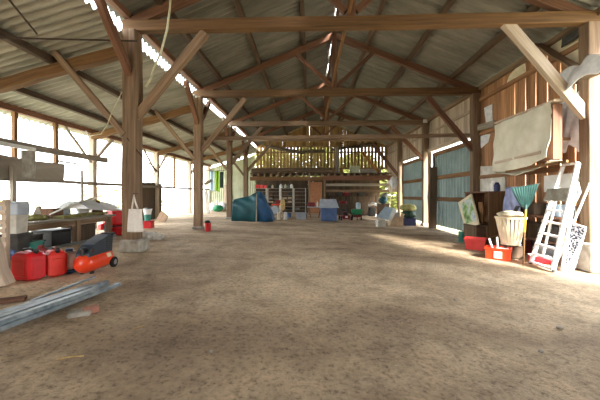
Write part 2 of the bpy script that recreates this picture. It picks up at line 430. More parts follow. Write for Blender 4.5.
timber('ridge_beam', 'timber_red', 'ridge beam carrying the top of both main roof slopes', 'ridge beam', (RX, Y0, RZ - 0.2), (RX, Y1 + 0.2, RZ - 0.2), 0.1, 0.18, seg=20)
for x, lab in ((ratio_aisle(-1.85), 'upper purlin under the side aisle roof'), (ratio_aisle(-2.65), 'lower purlin under the side aisle roof, near the eave')):
    timber('roof_purlin', 'purlin', lab, 'purlin', (x, Y0, rz_aisle(x) - 0.1), (x, Y1 + 0.2, rz_aisle(x) - 0.1), 0.13, 0.14, 'side aisle purlins', seg=24, jit=0.01)
timber('wall_plate', 'timber_red', 'dark wall plate on the left posts, edging the bright roof gap', 'wall plate', (-3.72, Y0, 5.26), (-4.0, Y1 + 0.2, 5.28), 0.14, 0.14, seg=20)
timber('wall_plate', 'timber', 'wall plate on top of the boarded right wall', 'wall plate', (5.78, Y0, 5.14), (5.78, Y1 + 0.2, 5.14), 0.14, 0.16, seg=20)
timber('wall_plate', 'timber_red', 'eave plate along the open left side', 'wall plate', (XL, Y0, 3.76), (XL, Y1 + 0.2, 3.76), 0.14, 0.16, seg=20)
# longitudinal batten between king posts, long low beam behind the second posts
timber('batten', 'timber_tan', 'slender yellowish batten running from truss to truss beside the king posts', 'batten', (0.80, 4.6, 5.24), (0.72, 19.2, 5.24), 0.07, 0.06, seg=10, jit=0.015)
timber('cross_beam', 'timber', 'lower cross beam spanning between the second pair of posts', 'cross beam', (-3.9, 10.78, 3.56), (5.62, 10.78, 3.60), 0.1, 0.13, seg=12)

# left aisle posts: thick posts with braces
post_lab = ['massive front left timber post on a concrete footing, tote bag hanging on it', 'left timber post with the red bucket at its foot',
            'third left timber post, between bucket post and blue covered machine', 'rear left timber post beside the pale green wall']
pw = [0.29, 0.27, 0.25, 0.25]
br = [((137, 118), (205, 33)), ((203, 152), (245, 99)), ((233, 164), (262, 127)), ((250, 171), (272, 143))]
for k, Y in enumerate(YT):
    x = XP[k]; zb = gz(x)
    t = thing('timber_post', post_lab[k], 'post', (x, Y, zb), group='left row of timber posts')
    fh = 0.27 if k == 0 else 0.10
    link('shaft', MB().beam((x, Y, zb + fh - 0.02), (x, Y, 4.95), pw[k], pw[k], seg=10, jit=0.009), 'timber', t, world=True)
    if k == 0:
        link('footing', MB().box((x + 0.05, Y, zb + fh / 2), (0.46, 0.42, fh), b=0.03, taper=0.95), 'concrete', t, world=True)
    else:
        link('footing', MB().box((x, Y, zb + fh / 2), (0.34, 0.34, fh), b=0.02), 'concrete', t, world=True)
    a, b = br[k]
    pa = PY(a[0], a[1], Y); pb = PY(b[0], b[1], Y)
    pa.x = x + 0.08
    link('knee_brace', MB().beam(pa, pb, 0.12, 0.17, seg=5, jit=0.006), 'timber', t, world=True)
    # braces along the length of the barn
    link('knee_brace', MB().beam((x, Y - 0.08, 4.0), (x + 0.02, Y - 1.15, 5.08), 0.13, 0.15, seg=5, jit=0.006), 'timber_red', t, world=True)
    if k:
        link('knee_brace', MB().beam((x, Y + 0.08, 4.0), (x, Y + 1.1, 5.08), 0.13, 0.15, seg=5, jit=0.006), 'timber_red', t, world=True)
    # hewn aisle beam falling to the outer wall, own thing
    ab = thing('aisle_beam', ['hewn aisle beam with notched face at the front left post', 'aisle beam running left from the bucket post', 'aisle beam running left from the third post', 'aisle beam running left from the rear post'][k], 'beam', (x, Y, 4.5), group='side aisle beams')
    link('beam', MB().beam((x - 0.1, Y, 4.58), (XL, Y, 3.56), 0.17, 0.22, seg=14, jit=0.012), 'timber_tan', ab, world=True)
    pm = V((x, Y, 0)).lerp(V((XL, Y, 0)), 0.40)
    link('strut', MB().beam((x - 0.1, Y - 0.12, 2.75), (pm.x, Y - 0.12, 4.5), 0.09, 0.12, seg=5, jit=0.006), 'timber', ab, world=True)

# right posts
rp_lab = ['front right timber post on a pale stone block beside the ladder', 'right timber post between the tarp shelf and the green door', 'third right timber post between the two green doors', 'rear right timber post in the back corner']
rbr = [((505, 22), (590, 116)), ((427, 97), (475, 150)), ((391, 126), (424, 160)), ((372, 143), (400, 176))]
for k, Y in enumerate(YT):
    x = 5.64; zb = 0.0; fh = 0.55 if k == 0 else 0.12
    t = thing('timber_post', rp_lab[k], 'post', (x, Y, zb), group='right row of timber posts')
    link('shaft', MB().beam((x, Y, zb + fh - 0.02), (x, Y, 4.95), 0.24, 0.24, seg=10, jit=0.009), 'timber', t, world=True)
    link('footing', MB().box((x, Y, zb + fh / 2), (0.5 if k == 0 else 0.34, 0.62 if k == 0 else 0.34, fh), b=0.02), 'concrete', t, world=True)
    a, b = rbr[k]; pa = PY(a[0], a[1], Y); pb = PY(b[0], b[1], Y); pb.x = 5.58
    link('knee_brace', MB().beam(pb, pa, 0.12, 0.2 if k == 0 else 0.17, seg=5, jit=0.006), 'timber_pale' if k == 0 else 'timber_red', t, world=True)
timber('door_post', 'timber', 'slender pale door post left of the nearer green door', 'post', (5.62, 14.3, 0), (5.62, 14.3, 3.5), 0.12, 0.14, seg=5)
timber('door_post', 'boards_dark', 'dark strip standing in for the shaded gap between the two green doors', 'post', (5.48, 13.6, 0), (5.52, 13.6, 2.75), 0.32, 0.07, seg=5)  # dark board put where the door edge shows only a shaded gap

# left outer wall: posts, studs, rails
for k, (Y, lab) in enumerate(((10.45, 'pale outer wall post on the open left side, nearest in view'), (14.9, 'outer left wall post behind the front timber post'), (19.1, 'far outer wall post on the open left side'), (22.7, 'outer corner post at the pale green end wall'))):
    t = thing('wall_post', lab, 'post', (XL, Y, 0.31), group='outer wall posts')
    link('shaft', MB().beam((XL, Y, 0.3), (XL, Y, 3.68), 0.2, 0.2, seg=6, jit=0.008), 'timber_pale', t, world=True)
    link('knee_brace', MB().beam((XL, Y + 0.08, 2.75), (XL, Y + 1.1, 3.7), 0.09, 0.1, seg=4, jit=0.005), 'timber_pale', t, world=True)
    if k < 2: link('knee_brace', MB().beam((XL, Y - 0.08, 2.65), (XL, Y - 1.25, 3.7), 0.06, 0.08, seg=4, jit=0.005), 'timber_grey', t, world=True)
for Y, lab in ((7.62, 'thin stud above the grey boards at the far left'), (8.9, 'thin stud left of the pale outer wall post'), (12.6, 'thin stud right of the pale outer wall post'), (16.9, 'thin stud far down the open left side')):
    timber('wall_stud', 'timber_tan', lab, 'stud', (XL, Y, 1.9), (XL, Y, 3.7), 0.1, 0.1, 'outer wall studs', seg=4)
timber('wall_rail', 'timber_grey', 'lower horizontal rail along the open left side', 'rail', (XL + 0.17, 3, 1.9), (XL + 0.17, 22.6, 1.9), 0.14, 0.1, seg=16)
timber('wall_rail', 'timber_grey', 'thin upper batten across the open left side', 'rail', (XL - 0.13, 9, 2.56), (XL - 0.13, 19, 2.56), 0.04, 0.04, seg=10)
pa = PX(-12, 139.5, XL + 0.125); pb = PX(107, 160.5, XL + 0.125)
timber('long_plank', 'timber_grey', 'long grey plank fixed high along the open left side', 'plank', pa, pb, 0.05, 0.19, seg=8)
def board_px(name, mat, label, cat, pts, X, th=0.05, group=None):
    P = [PX(u, v, X) for u, v in pts]; mb = MB()
    if abs(P[-1].z - 2.0) < .2: P[-1].z = P[-2].z = 1.957
    A = [mb.v(p) for p in P]; B = [mb.v(p + V((-th, 0, 0))) for p in P]
    mb.rings([A, B], [0, th]); return solo(name, mb, mat, label, cat, P[-1], group=group, world=True)
board_px('white_board', 'white', 'thin white board under the long plank at the left edge', 'board', [(-14, 138), (36, 148), (36, 151), (-14, 143)], XL + 0.19, 0.03)
board_px('grey_board', 'timber_grey', 'thick board resting on the rail at the left edge', 'board', [(-14, 151), (22, 159), (22, 177), (-14, 174)], XL + 0.24, 0.12)
board_px('grey_board', 'concrete', 'upright pale slab standing on the rail between two boards', 'board', [(22, 150), (36, 151), (35, 174), (22, 176)], XL + 0.24, 0.06)
board_px('grey_board', 'timber_grey', 'grey plank end resting on the rail right of the pale slab', 'board', [(36, 161), (65, 164), (64, 176.5), (35, 175)], XL + 0.22, 0.05)
timber('prop_stick', 'timber_grey', 'short upright prop below the rail at the far left', 'prop', V((XL + .32, PX(13, 190, XL + .32).y, .3)), PX(13, 166, XL + 0.32), 0.1, 0.1, seg=3)
timber('prop_stick', 'timber_grey', 'slim stake rising behind the white sheet on the bench', 'stake', V((XL + .3, PX(82, 190, XL + .3).y, .3)), PX(82, 170, XL + 0.3), 0.055, 0.055, seg=3)
# weathered board panel in the left wall
mb = MB()
for i in range(9):
    y = 13.45 + i * 0.235
    mb.beam((XL - 0.02, y, 0.28), (XL - 0.02, y, 2.1 + random.uniform(-.02, .02)), 0.22, 0.03, up=(1, 0, 0), seg=2, jit=0.004)
mb.beam((XL + 0.04, 13.35, 1.9), (XL + 0.04, 15.45, 1.9), 0.04, 0.1)
struct('wall_left', mb, 'boards_dark')

# ------------------------------------------------------------------ right wall boards
mb = MB(); y = 6.36; i = 0
while y < 10.4:
    w = random.uniform(0.16, 0.2)
    mb.beam((5.80, y + w / 2, 0.02), (5.80, y + w / 2, 5.1), w, 0.025, up=(1, 0, 0), seg=3, jit=0.004, ch=0.02)
    i += 1; y += w + (0.028 if i % 2 == 0 and y < 8.6 else 0.002)
for z in (1.2, 2.1, 3.55, 4.7): mb.beam((5.74, 6.3, z), (5.74, 10.4, z), 0.06, 0.12)
struct('wall_right', mb, 'boards')
mb = MB(); y = 10.5
while y < 22.8:
    w = random.uniform(0.17, 0.24)
    mb.beam((5.82, y + w / 2, 3.56 if y < 18.8 else 1.7), (5.82, y + w / 2, 5.1), w, 0.025, up=(1, 0, 0), seg=2, jit=0.004, ch=0.02)
    y += w + 0.004
mb.beam((5.74, 10.5, 3.64), (5.74, 18.9, 3.64), 0.07, 0.16); mb.beam((5.76, 10.5, 4.5), (5.76, 22.8, 4.5), 0.05, 0.1)
struct('wall_right.001', mb, 'boards_grey')

def metal_door(name, ya, yb, lab):
    X = 5.78; z0, z1 = 0.13, 3.44
    mb = MB(); n = int((yb - ya) / 0.035); pts = []
    for k in range(n + 1):
        y = ya + (yb - ya) * k / n; ph = ((y - ya) / 0.25) % 1
        d = 0.05 if ph < 0.2 else 0
        pts.append((X - d, y))
    A = [mb.v((x, y, z0)) for x, y in pts]; B = [mb.v((x, y, z1)) for x, y in pts]
    for k in range(n): mb.f([A[k], A[k + 1], B[k + 1], B[k]])
    o = struct(name, mb, 'green_sheet', solid=0.004); o['label'] = lab
    for zc in (1.32, 2.27, 3.36): link('door_rail', MB().beam((X - 0.07, ya, zc), (X - 0.07, yb, zc), 0.05, 0.17, seg=6, jit=0.006), 'timber_tan', o, world=False)
    link('door_stile', MB().beam((X - 0.06, ya + 0.05, z0), (X - 0.06, ya + 0.05, z1), 0.05, 0.1), 'timber_red', o)
    link('door_stile', MB().beam((X - 0.06, yb - 0.05, z0), (X - 0.06, yb - 0.05, z1), 0.05, 0.1), 'timber_red', o)
metal_door('door_1', 10.62, 14.15, 'nearer green ribbed metal sliding door')
metal_door('door_2', 15.3, 18.7, 'farther green ribbed metal sliding door')

# ------------------------------------------------------------------ back wall
mb = MB(); x = -4.1; yb = 22.75
while x < 5.7:
    w = 0.225
    z0 = 3.0 if x < 2.4 else 3.42
    mb.beam((x + w / 2, yb, z0), (x + w / 2, yb, 5.2), w, 0.025, up=(0, 1, 0), seg=2, jit=0.006, ch=0.02)
    mb.beam((x + w / 2, yb + .03, 5.1), (x + w / 2, yb + .03, rz_main(x + w / 2) - 0.06), w + .033, 0.025, up=(0, 1, 0), seg=2, jit=0.004, ch=0.02)
    x += w + random.choice((0.03, 0.036, 0.03, 0.024))
mb.beam((-4.1, yb - 0.05, 4.72), (5.7, yb - 0.05, 4.72), 0.06, 0.12); mb.beam((-4.1, yb - 0.05, 3.5), (5.7, yb - 0.05, 3.5), 0.06, 0.14)
struct('wall_back', mb, 'slats')
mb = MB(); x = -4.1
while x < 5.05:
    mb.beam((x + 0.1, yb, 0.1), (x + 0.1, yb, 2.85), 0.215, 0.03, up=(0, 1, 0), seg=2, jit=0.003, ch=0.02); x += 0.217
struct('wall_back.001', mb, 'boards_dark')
mb = MB(); n = 150
A = []; B = []
for k in range(n + 1):
    x = -8.05 + k * 3.85 / n; d = 0.02 * math.cos(2 * PI * x / 0.15)
    A.append(mb.v((x, yb + 0.05 + d, 0.28))); B.append(mb.v((x, yb + 0.05 + d, 3.45 + 0.28 * (x + 8.05))))
for k in range(n): mb.f([A[k], A[k + 1], B[k + 1], B[k]])
struct('wall_back.002', mb, 'palegreen', solid=0.006)

# loft across the back
lf = thing('loft', 'timber loft across the back with a row of joist ends', 'loft', (0.8, 20.6, 2.6))
link('front_beam', MB().beam((-4.1, 20.4, 2.62), (0.9, 20.4, 2.62), 0.16, 0.26, seg=10, jit=0.01), 'timber_tan', lf, world=True)
link('front_beam', MB().beam((0.9, 20.4, 2.66), (5.5, 20.4, 2.66), 0.18, 0.3, seg=10, jit=0.012), 'timber_red', lf, world=True)
for k in range(22):
    x = -3.95 + k * 0.435
    link('joist', MB().tube([(x, 20.28, 2.87), (x, 22.7, 2.87)], 0.085, 8), 'timber', lf, world=True)
link('deck', MB().box((0.7, 21.5, 2.98), (9.6, 2.3, 0.05)), 'boards_dark', lf, world=True)
link('edge_log', MB().tube([(-4.0, 20.45, 3.16), (-1.5, 20.47, 3.19), (1.6, 20.5, 3.15)], 0.16, 10), 'boards_dark', lf, world=True)
for x in (-0.05, 1.0):
    link('support_post', MB().beam((x, 20.45, 0.15), (x, 20.45, 2.5), 0.14, 0.14, seg=4, jit=0.006), 'timber', lf, world=True)
for z, mt in ((2.2, 'timber_grey'), (1.78, 'timber')):
    link('cross_rail', MB().beam((1.05, 20.7, z), (5.4, 20.7, z), 0.08, 0.17, seg=8, jit=0.01), mt, lf, world=True)
timber('crooked_log', 'bark', 'crooked log tied across the slatted gable, right half', 'log', PY(330, 150, 22.62), PY(376, 144, 22.62), 0.2, 0.2, seg=6, jit=0.05, ch=0.6)
solo('crooked_log', MB().tube([PY(266, 146, 22.62), PY(280, 149, 22.62), PY(300, 152, 22.62), PY(325, 151, 22.62)], [0.1, 0.13, 0.13, 0.1], 8), 'bark', 'bent log across the left half of the slatted gable', 'log', PY(262, 143, 21.9), world=True)
timber('gable_post', 'timber_grey', 'pale mossy post in front of the slatted gable', 'post', PY(337, 173.2, 21.6), PY(337, 147, 21.6), 0.3, 0.22, seg=4)
for a, b, lab in (((362, 152), (379, 172.6), 'diagonal brace coloured orange as if sunlit before the right side of the gable'),):
    timber('gable_brace', 'slats_sunlit', lab, 'brace', PY(*b, 21.7), PY(*a, 21.7), 0.16, 0.2, seg=4)
board_l = lambda name, mat, label, cat, u0, u1, v0, v1, Y, th: solo(name, MB().box(((PY(u0, v0, Y) + PY(u1, v1, Y)) / 2), (abs(PY(u1, v1, Y).x - PY(u0, v0, Y).x), th, abs(PY(u0, v0, Y).z - PY(u1, v1, Y).z))), mat, label, cat, PY((u0 + u1) / 2, v1, Y), world=True)
board_l('loft_box', 'palegreen', 'pale green box standing up on the loft', 'box', 350, 359, 166, 173.6, 21.2, 0.4)
board_l('loft_sheet', 'offwhite', 'long white sheet lying along the loft edge', 'sheet', 360, 381, 169, 173.9, 21.9, 0.3)
board_l('wood_panel', 'osb', 'orange brown board panel beside the shelving', 'panel', 308.5, 322, 182, 213.5, 20.95, 0.04)

# ------------------------------------------------------------------ object builders
def T(loc, rz=0, rx=0, ry=0):
    return Matrix.Translation(V(loc)) @ Matrix.Rotation(rz, 4, 'Z') @ Matrix.Rotation(ry, 4, 'Y') @ Matrix.Rotation(rx, 4, 'X')
def gp(u, v, dz=0.0):
    p = G(u, v); return V((p.x, p.y, p.z + dz))
def gY(u, Y):
    p = PY(u, 200, Y); return V((p.x, Y, gz(p.x)))
def bench_p(u, v, z):                      # point seen at (u, v) on a level surface of height z
    return W(u, v, (CH - z) / (v - HZ) * F)

def jerrycan(label, loc, rz, w, d, h, mat, stripe=False):
    t = thing('jerry_can', label, 'jerry can', loc, rz, 'red fuel cans')
    mb = MB(); mb.box((0, 0, h * 0.43), (w, d, h * 0.86), b=0.035)
    mb.box((0, 0, h * 0.87), (w * 0.9, d * 0.88, h * 0.1), b=0.03, taper=0.8)
    link('body', mb, mat, t, smooth=False)
    mb = MB()
    for s in (-1, 1): mb.box((s * (w / 2 + 0.002), 0, h * 0.4), (0.012, d * 0.6, h * 0.5), b=0.005)
    mb.box((0, -d / 2 - 0.002, h * 0.4), (w * 0.62, 0.012, h * 0.5), b=0.005)
    link('raised_panel', mb, mat, t)
    link('handle', MB().tube([(-w * .3, 0, h * .88), (-w * .27, 0, h * .97), (0, 0, h), (w * .2, 0, h * .97), (w * .23, 0, h * .88)], 0.017, 8), 'black' if not stripe else 'dark_red', t, smooth=True)
    c = link('cap', MB().lathe([(0.03, 0), (0.03, 0.05), (0.024, 0.06)], T((w * .34, 0, h * .86), 0, 0, 0.4), 12), 'black', t, smooth=False)
    if stripe: link('white_strip', MB().box((w * .1, -d / 2 - 0.008, h * 0.42), (0.035, 0.008, h * 0.78)), 'offwhite', t)
    return t
def bucket(name, label, loc, r, h, mat, cat='bucket', group=None, handle=True, fill=None, rz=0):
    t = thing(name, label, cat, loc, rz, group)
    link('body', MB().lathe([(r * .1, 0.004), (r * .78, 0), (r * .98, h * .93), (r * 1.06, h * .94), (r * 1.06, h), (r * .96, h), (r * .75, 0.02), (r * .1, 0.02)], n=20), mat, t, smooth=False)
    if handle:
        link('handle', MB().tube([(r * math.cos(a), -0.02, h * .9 + r * .75 * math.sin(a)) for a in [PI * k / 8 for k in range(9)]], 0.006, 6), 'iron', t, smooth=True)
    if fill: link('content', MB().blob((0, 0, h * .9), r * .9, 2, 0.012, (1, 1, .5)), fill, t, smooth=True)
    return t
def crate(name, label, loc, rz, w, d, h, mat, cat='crate', group=None, th=0.018, taper=1.1, panel=None, rim=True):
    t = thing(name, label, cat, loc, rz, group); mb = MB()
    def loopr(k, z, ins): return [(x * (w / 2 * k - ins), y * (d / 2 * k - ins), z) for x, y in ((1, -1), (1, 1), (-1, 1), (-1, -1))]
    R = [[mb.v(p) for p in loopr(*q)] for q in ((1, 0.0, 0), (taper, h, 0), (taper, h, th), (1, 0.02, th))]
    mb.rings(R, [0, h, h + th, 2 * h])
    link('body', mb, mat, t)
    if rim:
        mb = MB()
        for s in (-1, 1):
            mb.box((0, s * d / 2 * taper, h - 0.015), (w * taper + 0.03, 0.024, 0.04)); mb.box((s * w / 2 * taper, 0, h - 0.015), (0.024, d * taper - 0.03, 0.04))
        link('rim', mb, mat, t)
    if panel: link('front_panel', MB().box((0, -d / 2 * (1 + taper) / 2 - 0.012, h * .45), (w * .34, 0.012, h * .6), b=0.004), panel, t)
    return t
def closed_box(name, label, loc, rz, w, d, h, mat, lid=None, cat='box', group=None, taper=1.0, b=0.012, handles=False):
    t = thing(name, label, cat, loc, rz, group)
    link('body', MB().box((0, 0, h * .45), (w, d, h * .9), b=b, taper=taper), mat, t)
    link('lid', MB().box((0, 0, h * .95), (w * taper * 1.03, d * taper * 1.03, h * .1), b=b * .7), lid or mat, t)
    if handles: link('handle', MB().box((0, -d / 2 * taper - .01, h * .7), (w * .3, 0.02, 0.03), b=.006), 'darkgrey', t)
    return t
def wheel(r, w, mt, t):
    o = link('wheel', wheel_mb(r, w, mt), 'rubber', t)
    link('hub', MB().lathe([(.005, -w / 2 - .004), (r * .5, -w / 2 - .002), (r * .5, w / 2 + .002), (.005, w / 2 + .004)], mt, 14), 'grey', o)
def wheel_mb(r, w, mt):
    return MB().lathe([(r * .35, -w / 2), (r * .9, -w / 2), (r, -w / 3), (r, w / 3), (r * .9, w / 2), (r * .35, w / 2)], mt, 18)

# ------------------------------------------------------------------ left front: fuel cans, compressor, profiles
jerrycan('glossy red fuel can nearest to the leaning timber, black handle', gp(29, 279), -0.25, 0.38, 0.24, 0.43, 'red')
jerrycan('dusty red fuel can with a white strip, between red can and plastic drum', gp(55.3, 275), -0.6, 0.28, 0.23, 0.41, 'red_dusty', True)
t = thing('plastic_drum', 'translucent white drum with blue base between red can and compressor', 'drum', gp(69, 271.5))
link('body', MB().lathe([(.02, 0.05), (.12, 0.05), (.135, .1), (.135, .26), (.09, .31), (.05, .32), (.02, .33)], n=18), 'offwhite', t, smooth=True)
link('base', MB().lathe([(.02, 0.0), (.13, 0.0), (.138, .02), (.138, .05), (.1, .06)], n=18), 'blue_tarp', t)
link('cap', MB().lathe([(.05, .31), (.05, .36), (.01, .365)], n=12), 'blue', t)
# compressor
pa = W(83, 260.5, 4.45); pb = W(105, 254.5, 4.98)
ax = V((pb.x - pa.x, pb.y - pa.y, 0)); L = ax.length + 0.06; ang = math.atan2(ax.y, ax.x); mid = (pa + pb) / 2
zc = 0.31
t = thing('air_compressor', 'orange tank air compressor with dark blue motor cover on wheels', 'compressor', (mid.x, mid.y, zc), ang)
R = 0.145; zt = 0.165
tank = link('tank', MB().lathe([(.01, -L / 2 - .05), (R * .55, -L / 2 - .035), (R * .9, -L / 2 + .01), (R, -L / 2 + .06), (R, L / 2 - .06), (R * .9, L / 2 - .01), (R * .55, L / 2 + .035), (.01, L / 2 + .05)], T((0, 0, zt), 0, 0, PI / 2), 24), 'orange', t, smooth=True)
link('label_plate', MB().box((0.16, -R * .88, zt + .055), (.12, .012, .07), rx=-0.45), 'cream', tank)
link('drain_plug', MB().lathe([(.012, 0), (.012, .03)], T((-.1, 0, zt - R - .02)), 8), 'iron', tank)
cov = MB().prism([(-L / 2 + .02, zt + .1), (L / 2 - .0, zt + .1), (L / 2 + .02, zt + .36), (L / 2 - .06, zt + .385), (-.02, zt + .315), (-.16, zt + .27), (-L / 2 + .02, zt + .15)], 0.2, T((0, -.1, 0)))
cv = link('motor_cover', cov, 'navy', t)
mb = MB()
for k in range(5): mb.box((L / 2 - .1, -.105, zt + .17 + k * .032), (.11, .012, .012))
link('vent_slats', mb, 'black', cv)
pmp = MB().lathe([(.05, 0), (.05, .1), (.03, .12)], T((-L / 2 + .05, 0, zt + .12)), 14)
link('pressure_gauge', MB().lathe([(.01, 0), (.035, 0), (.035, .02), (.01, .02)], T((-L / 2 + .04, -.12, zt + .2), 0, PI / 2), 14), 'iron', t)
link('pump_head', pmp, 'black', t)
link('handle', MB().tube([(L / 2 - .02, -.1, zt + .36), (L / 2 + .07, -.1, zt + .38), (L / 2 + .07, .1, zt + .38), (L / 2 - .02, .1, zt + .36)], .014, 8), 'black', t, smooth=True)
for s in (-1, 1): wheel(.085, .05, T((L / 2 - .04, s * .15, .085), 0, PI / 2), t)
for s in (-1, 1): link('foot', MB().box((-L / 2 + .12, s * .07, .02), (.05, .04, .04)), 'black', t)
# galvanised profiles
p0 = G(-24, 337); p1 = G(108, 288.5); d = (p1 - p0); d.z = 0; LL = d.length; d.normalize(); nn = V((-d.y, d.x, 0))
def channel(mb, c0, c1, w, h, flip=False, th=0.006):
    s = -1 if flip else 1
    for (ox, oz, ww, hh) in ((0, s * h / 2, w, th), (-w / 2, 0, th, h), (w / 2, 0, th, h)):
        mb.beam(c0 + nn * ox + V((0, 0, oz)), c1 + nn * ox + V((0, 0, oz)), ww, hh, ch=0)
    return mb
spec = [(-.16, .055, 0.00, 0.02), (-.08, .055, .03, -.10), (0, .055, -.02, -.03), (.085, .055, .0, -.2), (.165, .055, .05, -.12), (-.12, .115, .02, -.32), (-.03, .117, 0, -.06), (.06, .115, -.03, -.55), (.14, .116, .0, -.75)]
labs = ['lowest galvanised channel on the camera side of the metal stack', 'second galvanised channel from the camera side, bottom layer', 'middle galvanised channel of the bottom layer',
        'fourth galvanised channel from the camera side, bottom layer', 'rearmost galvanised channel of the bottom layer', 'upper galvanised channel nearest to the camera',
        'upper galvanised channel reaching farthest right', 'upper galvanised channel third from the camera', 'rearmost galvanised channel in the upper layer']
for (o, z, a, b), lab in zip(spec, labs):
    c0 = p0 + nn * o - d * a; c1 = p0 + d * (LL + b) + nn * (o + b * .1); c0.z = c1.z = (.312 + (.022 if z < .1 else .064))
    mb = MB(); channel(mb, c0, c1, .062, .036)
    solo('metal_channel', mb, 'galv', lab, 'metal profile', p0, group='galvanised channels', world=True)
q0 = G(30, 306); q1 = W(95, 277, 4.05)
solo('metal_channel', MB().beam(q0 + V((0, 0, .05)), V((q1.x, q1.y, .40)), .035, .02, ch=0), 'galv', 'thin metal strip behind the stack with its far end lifted', 'metal profile', q0, group='galvanised channels', world=True)
solo('concrete_block', MB().box((0, 0, .02), (.2, .14, .05), b=.01), 'concrete', 'low grey block under the metal channels', 'block', gp(80, 315), 0.5)
solo('brick', MB().box((0, 0, .035), (.14, .09, .07), b=.01), 'brick', 'pale red brick beside the grey block under the channels', 'brick', gp(91, 313), 0.7)
pA, pB = G(-20, 305), G(26, 300)
solo('floor_board', MB().beam(pA + V((0, 0, .02)), pB + V((0, 0, .02)), .12, .035, seg=3, jit=.003), 'timber_red', 'short brown board on the dirt behind the metal channels', 'board', pA, world=True)
# leaning timber and slatted rack at the left edge
pA = G(3, 287)
solo('leaning_timber', MB().beam(pA + V((0, 0, .02)), PY(-27, 200, pA.y - .05), .21, .14, up=(0, 1, 0), seg=5, jit=.01), 'timber_pale', 'thick pale timber leaning at the left edge beside the red can', 'timber', pA, world=True)
t = thing('slatted_rack', 'pale upright wooden rack with dark gaps at the left edge', 'rack', G(2, 268))
b0 = G(2, 268)
for dx in (-.22, .07): link('upright', MB().beam(b0 + V((dx, 0, 0)), b0 + V((dx, 0, 1.12)), .07, .07, seg=3, jit=.003), 'timber_pale', t, world=True)
for k in range(7): link('slat', MB().beam(b0 + V((-.26, -.045, .18 + k * .145)), b0 + V((.11, -.045, .18 + k * .145)), .02, .075), 'timber_pale', t, world=True)
# bin stack
b1 = gp(16, 258)
t = closed_box('storage_bin', 'dark grey bin at the bottom of the stack behind the wooden rack', b1, 0.1, .34, .34, .47, 'darkgrey', group='stacked bins')
t = crate('storage_bin', 'white ribbed bin in the middle of the stack behind the rack', b1 + V((.0, 0, .472)), 0.1, .21, .24, .34, 'offwhite', 'bin', 'stacked bins', taper=1.12)
t = closed_box('storage_bin', 'pale grey box on top of the stack behind the rack', b1 + V((-.02, 0, .815)), 0.05, .33, .3, .25, 'paleblue', group='stacked bins', b=.02)
# green crates under the bench
crate('small_crate', 'teal green crate under the bench end, behind the red cans', gp(29, 255.5), 0.1, .27, .27, .27, 'teal')
crate('small_crate', 'dark green crate left of the teal crate', gp(18.5, 257) + V((-.02, .32, 0)), 0.1, .22, .26, .26, 'dgreen')
solo('white_carton', MB().box((0, 0, .11), (.11, .13, .22), b=.004), 'offwhite', 'slim white carton right of the teal crate', 'carton', gp(36.5, 254))
solo('blue_rag', MB().blob((0, 0, .1), .13, 2, .02, (1.1, .8, .75)), 'blue', 'pale blue bundle between the rack and dark green crate', 'bundle', gp(8, 260))
solo('jug', MB().lathe([(.02, 0), (.11, 0), (.12, .05), (.11, .2), (.05, .26), (.035, .3), (.01, .3)], n=14), 'dark_red', 'dark red jug behind the two fuel cans', 'jug', gp(41, 262), smooth=True)

# ------------------------------------------------------------------ left work bench
bx0, bx1, by0, by1, bz = -6.75, -5.75, 5.5, 8.7, 0.93
t = thing('work_bench', 'long rough timber bench loaded with clutter along the open left side', 'bench', (-6.2, 7.5, .31))
mb = MB()
for k in range(4): mb.beam((bx0 + .12 + k * .25, by0, bz - .03), (bx0 + .12 + k * .25, by1, bz - .03), .23, .05, seg=6, jit=.006)
link('bench_top', mb, 'timber_grey', t, world=True)
for (x, y) in ((bx1 - .08, 5.9), (bx1 - .08, 7.3), (bx1 - .08, 8.5), (bx0 + .1, 6.0), (bx0 + .1, 8.5)):
    link('leg', MB().beam((x, y, .3), (x, y, bz - .06), .13, .13, seg=3, jit=.006), 'timber', t, world=True)
link('rail', MB().beam((bx1 - .08, by0 + .1, bz - .12), (bx1 - .08, by1 - .1, bz - .12), .05, .12, seg=5, jit=.005), 'timber', t, world=True)
# heap under the bench
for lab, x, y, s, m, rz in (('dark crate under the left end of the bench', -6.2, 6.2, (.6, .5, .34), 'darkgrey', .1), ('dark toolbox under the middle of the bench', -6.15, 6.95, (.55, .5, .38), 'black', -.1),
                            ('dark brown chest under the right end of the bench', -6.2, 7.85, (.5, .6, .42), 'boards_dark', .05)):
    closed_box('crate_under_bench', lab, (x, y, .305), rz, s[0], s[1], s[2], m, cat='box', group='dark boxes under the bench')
pa = V((-5.72, 6.25, .42)); pb = V((-5.6, 7.1, .5))
solo('pipe', MB().tube([V((-5.55, 6.1, .36)), V((-5.5, 8.3, .36))], .035, 8), 'galv', 'grey pipe lying on the ground along the bench', 'pipe', (-5.55, 6.1, .33), world=True)
# on the bench
q = bench_p(52, 216, bz); q = V((-6.2, 7.0, bz))
closed_box('wooden_box', 'reddish brown wooden box on the bench, left of the white sheet', PX(52.5, 217, -6.3) * 1 and V((-6.35, PX(52.5, 215, -6.35).y, bz)), .1, .3, .34, .24, 'timber_red', cat='box')
yy = PX(33, 218, -6.3).y
solo('vegetable_heap', MB().blob((0, 0, .04), .2, 3, .03, (1, 1.1, .35)), 'moss', 'low yellow green heap on the left end of the bench', 'heap', (-6.2, yy, bz + .01))
solo('plank', MB().beam((-5.95, 6.9, bz + .035), (-6.0, 8.5, bz + .06), .26, .07, seg=6, jit=.008), 'moss', 'mossy green plank lying along the front of the bench', 'plank', (-5.95, 6.9, bz), world=True)
bucket('tub', 'small white tub on the bench beside the mossy plank', (-6.25, PX(83, 212, -6.25).y, bz + .005), .15, .18, 'white', 'tub', handle=False)
y = 8.05
mb = MB().prism([(-.16, 0), (.16, 0), (.02, .42), (-.02, .42)], .1)
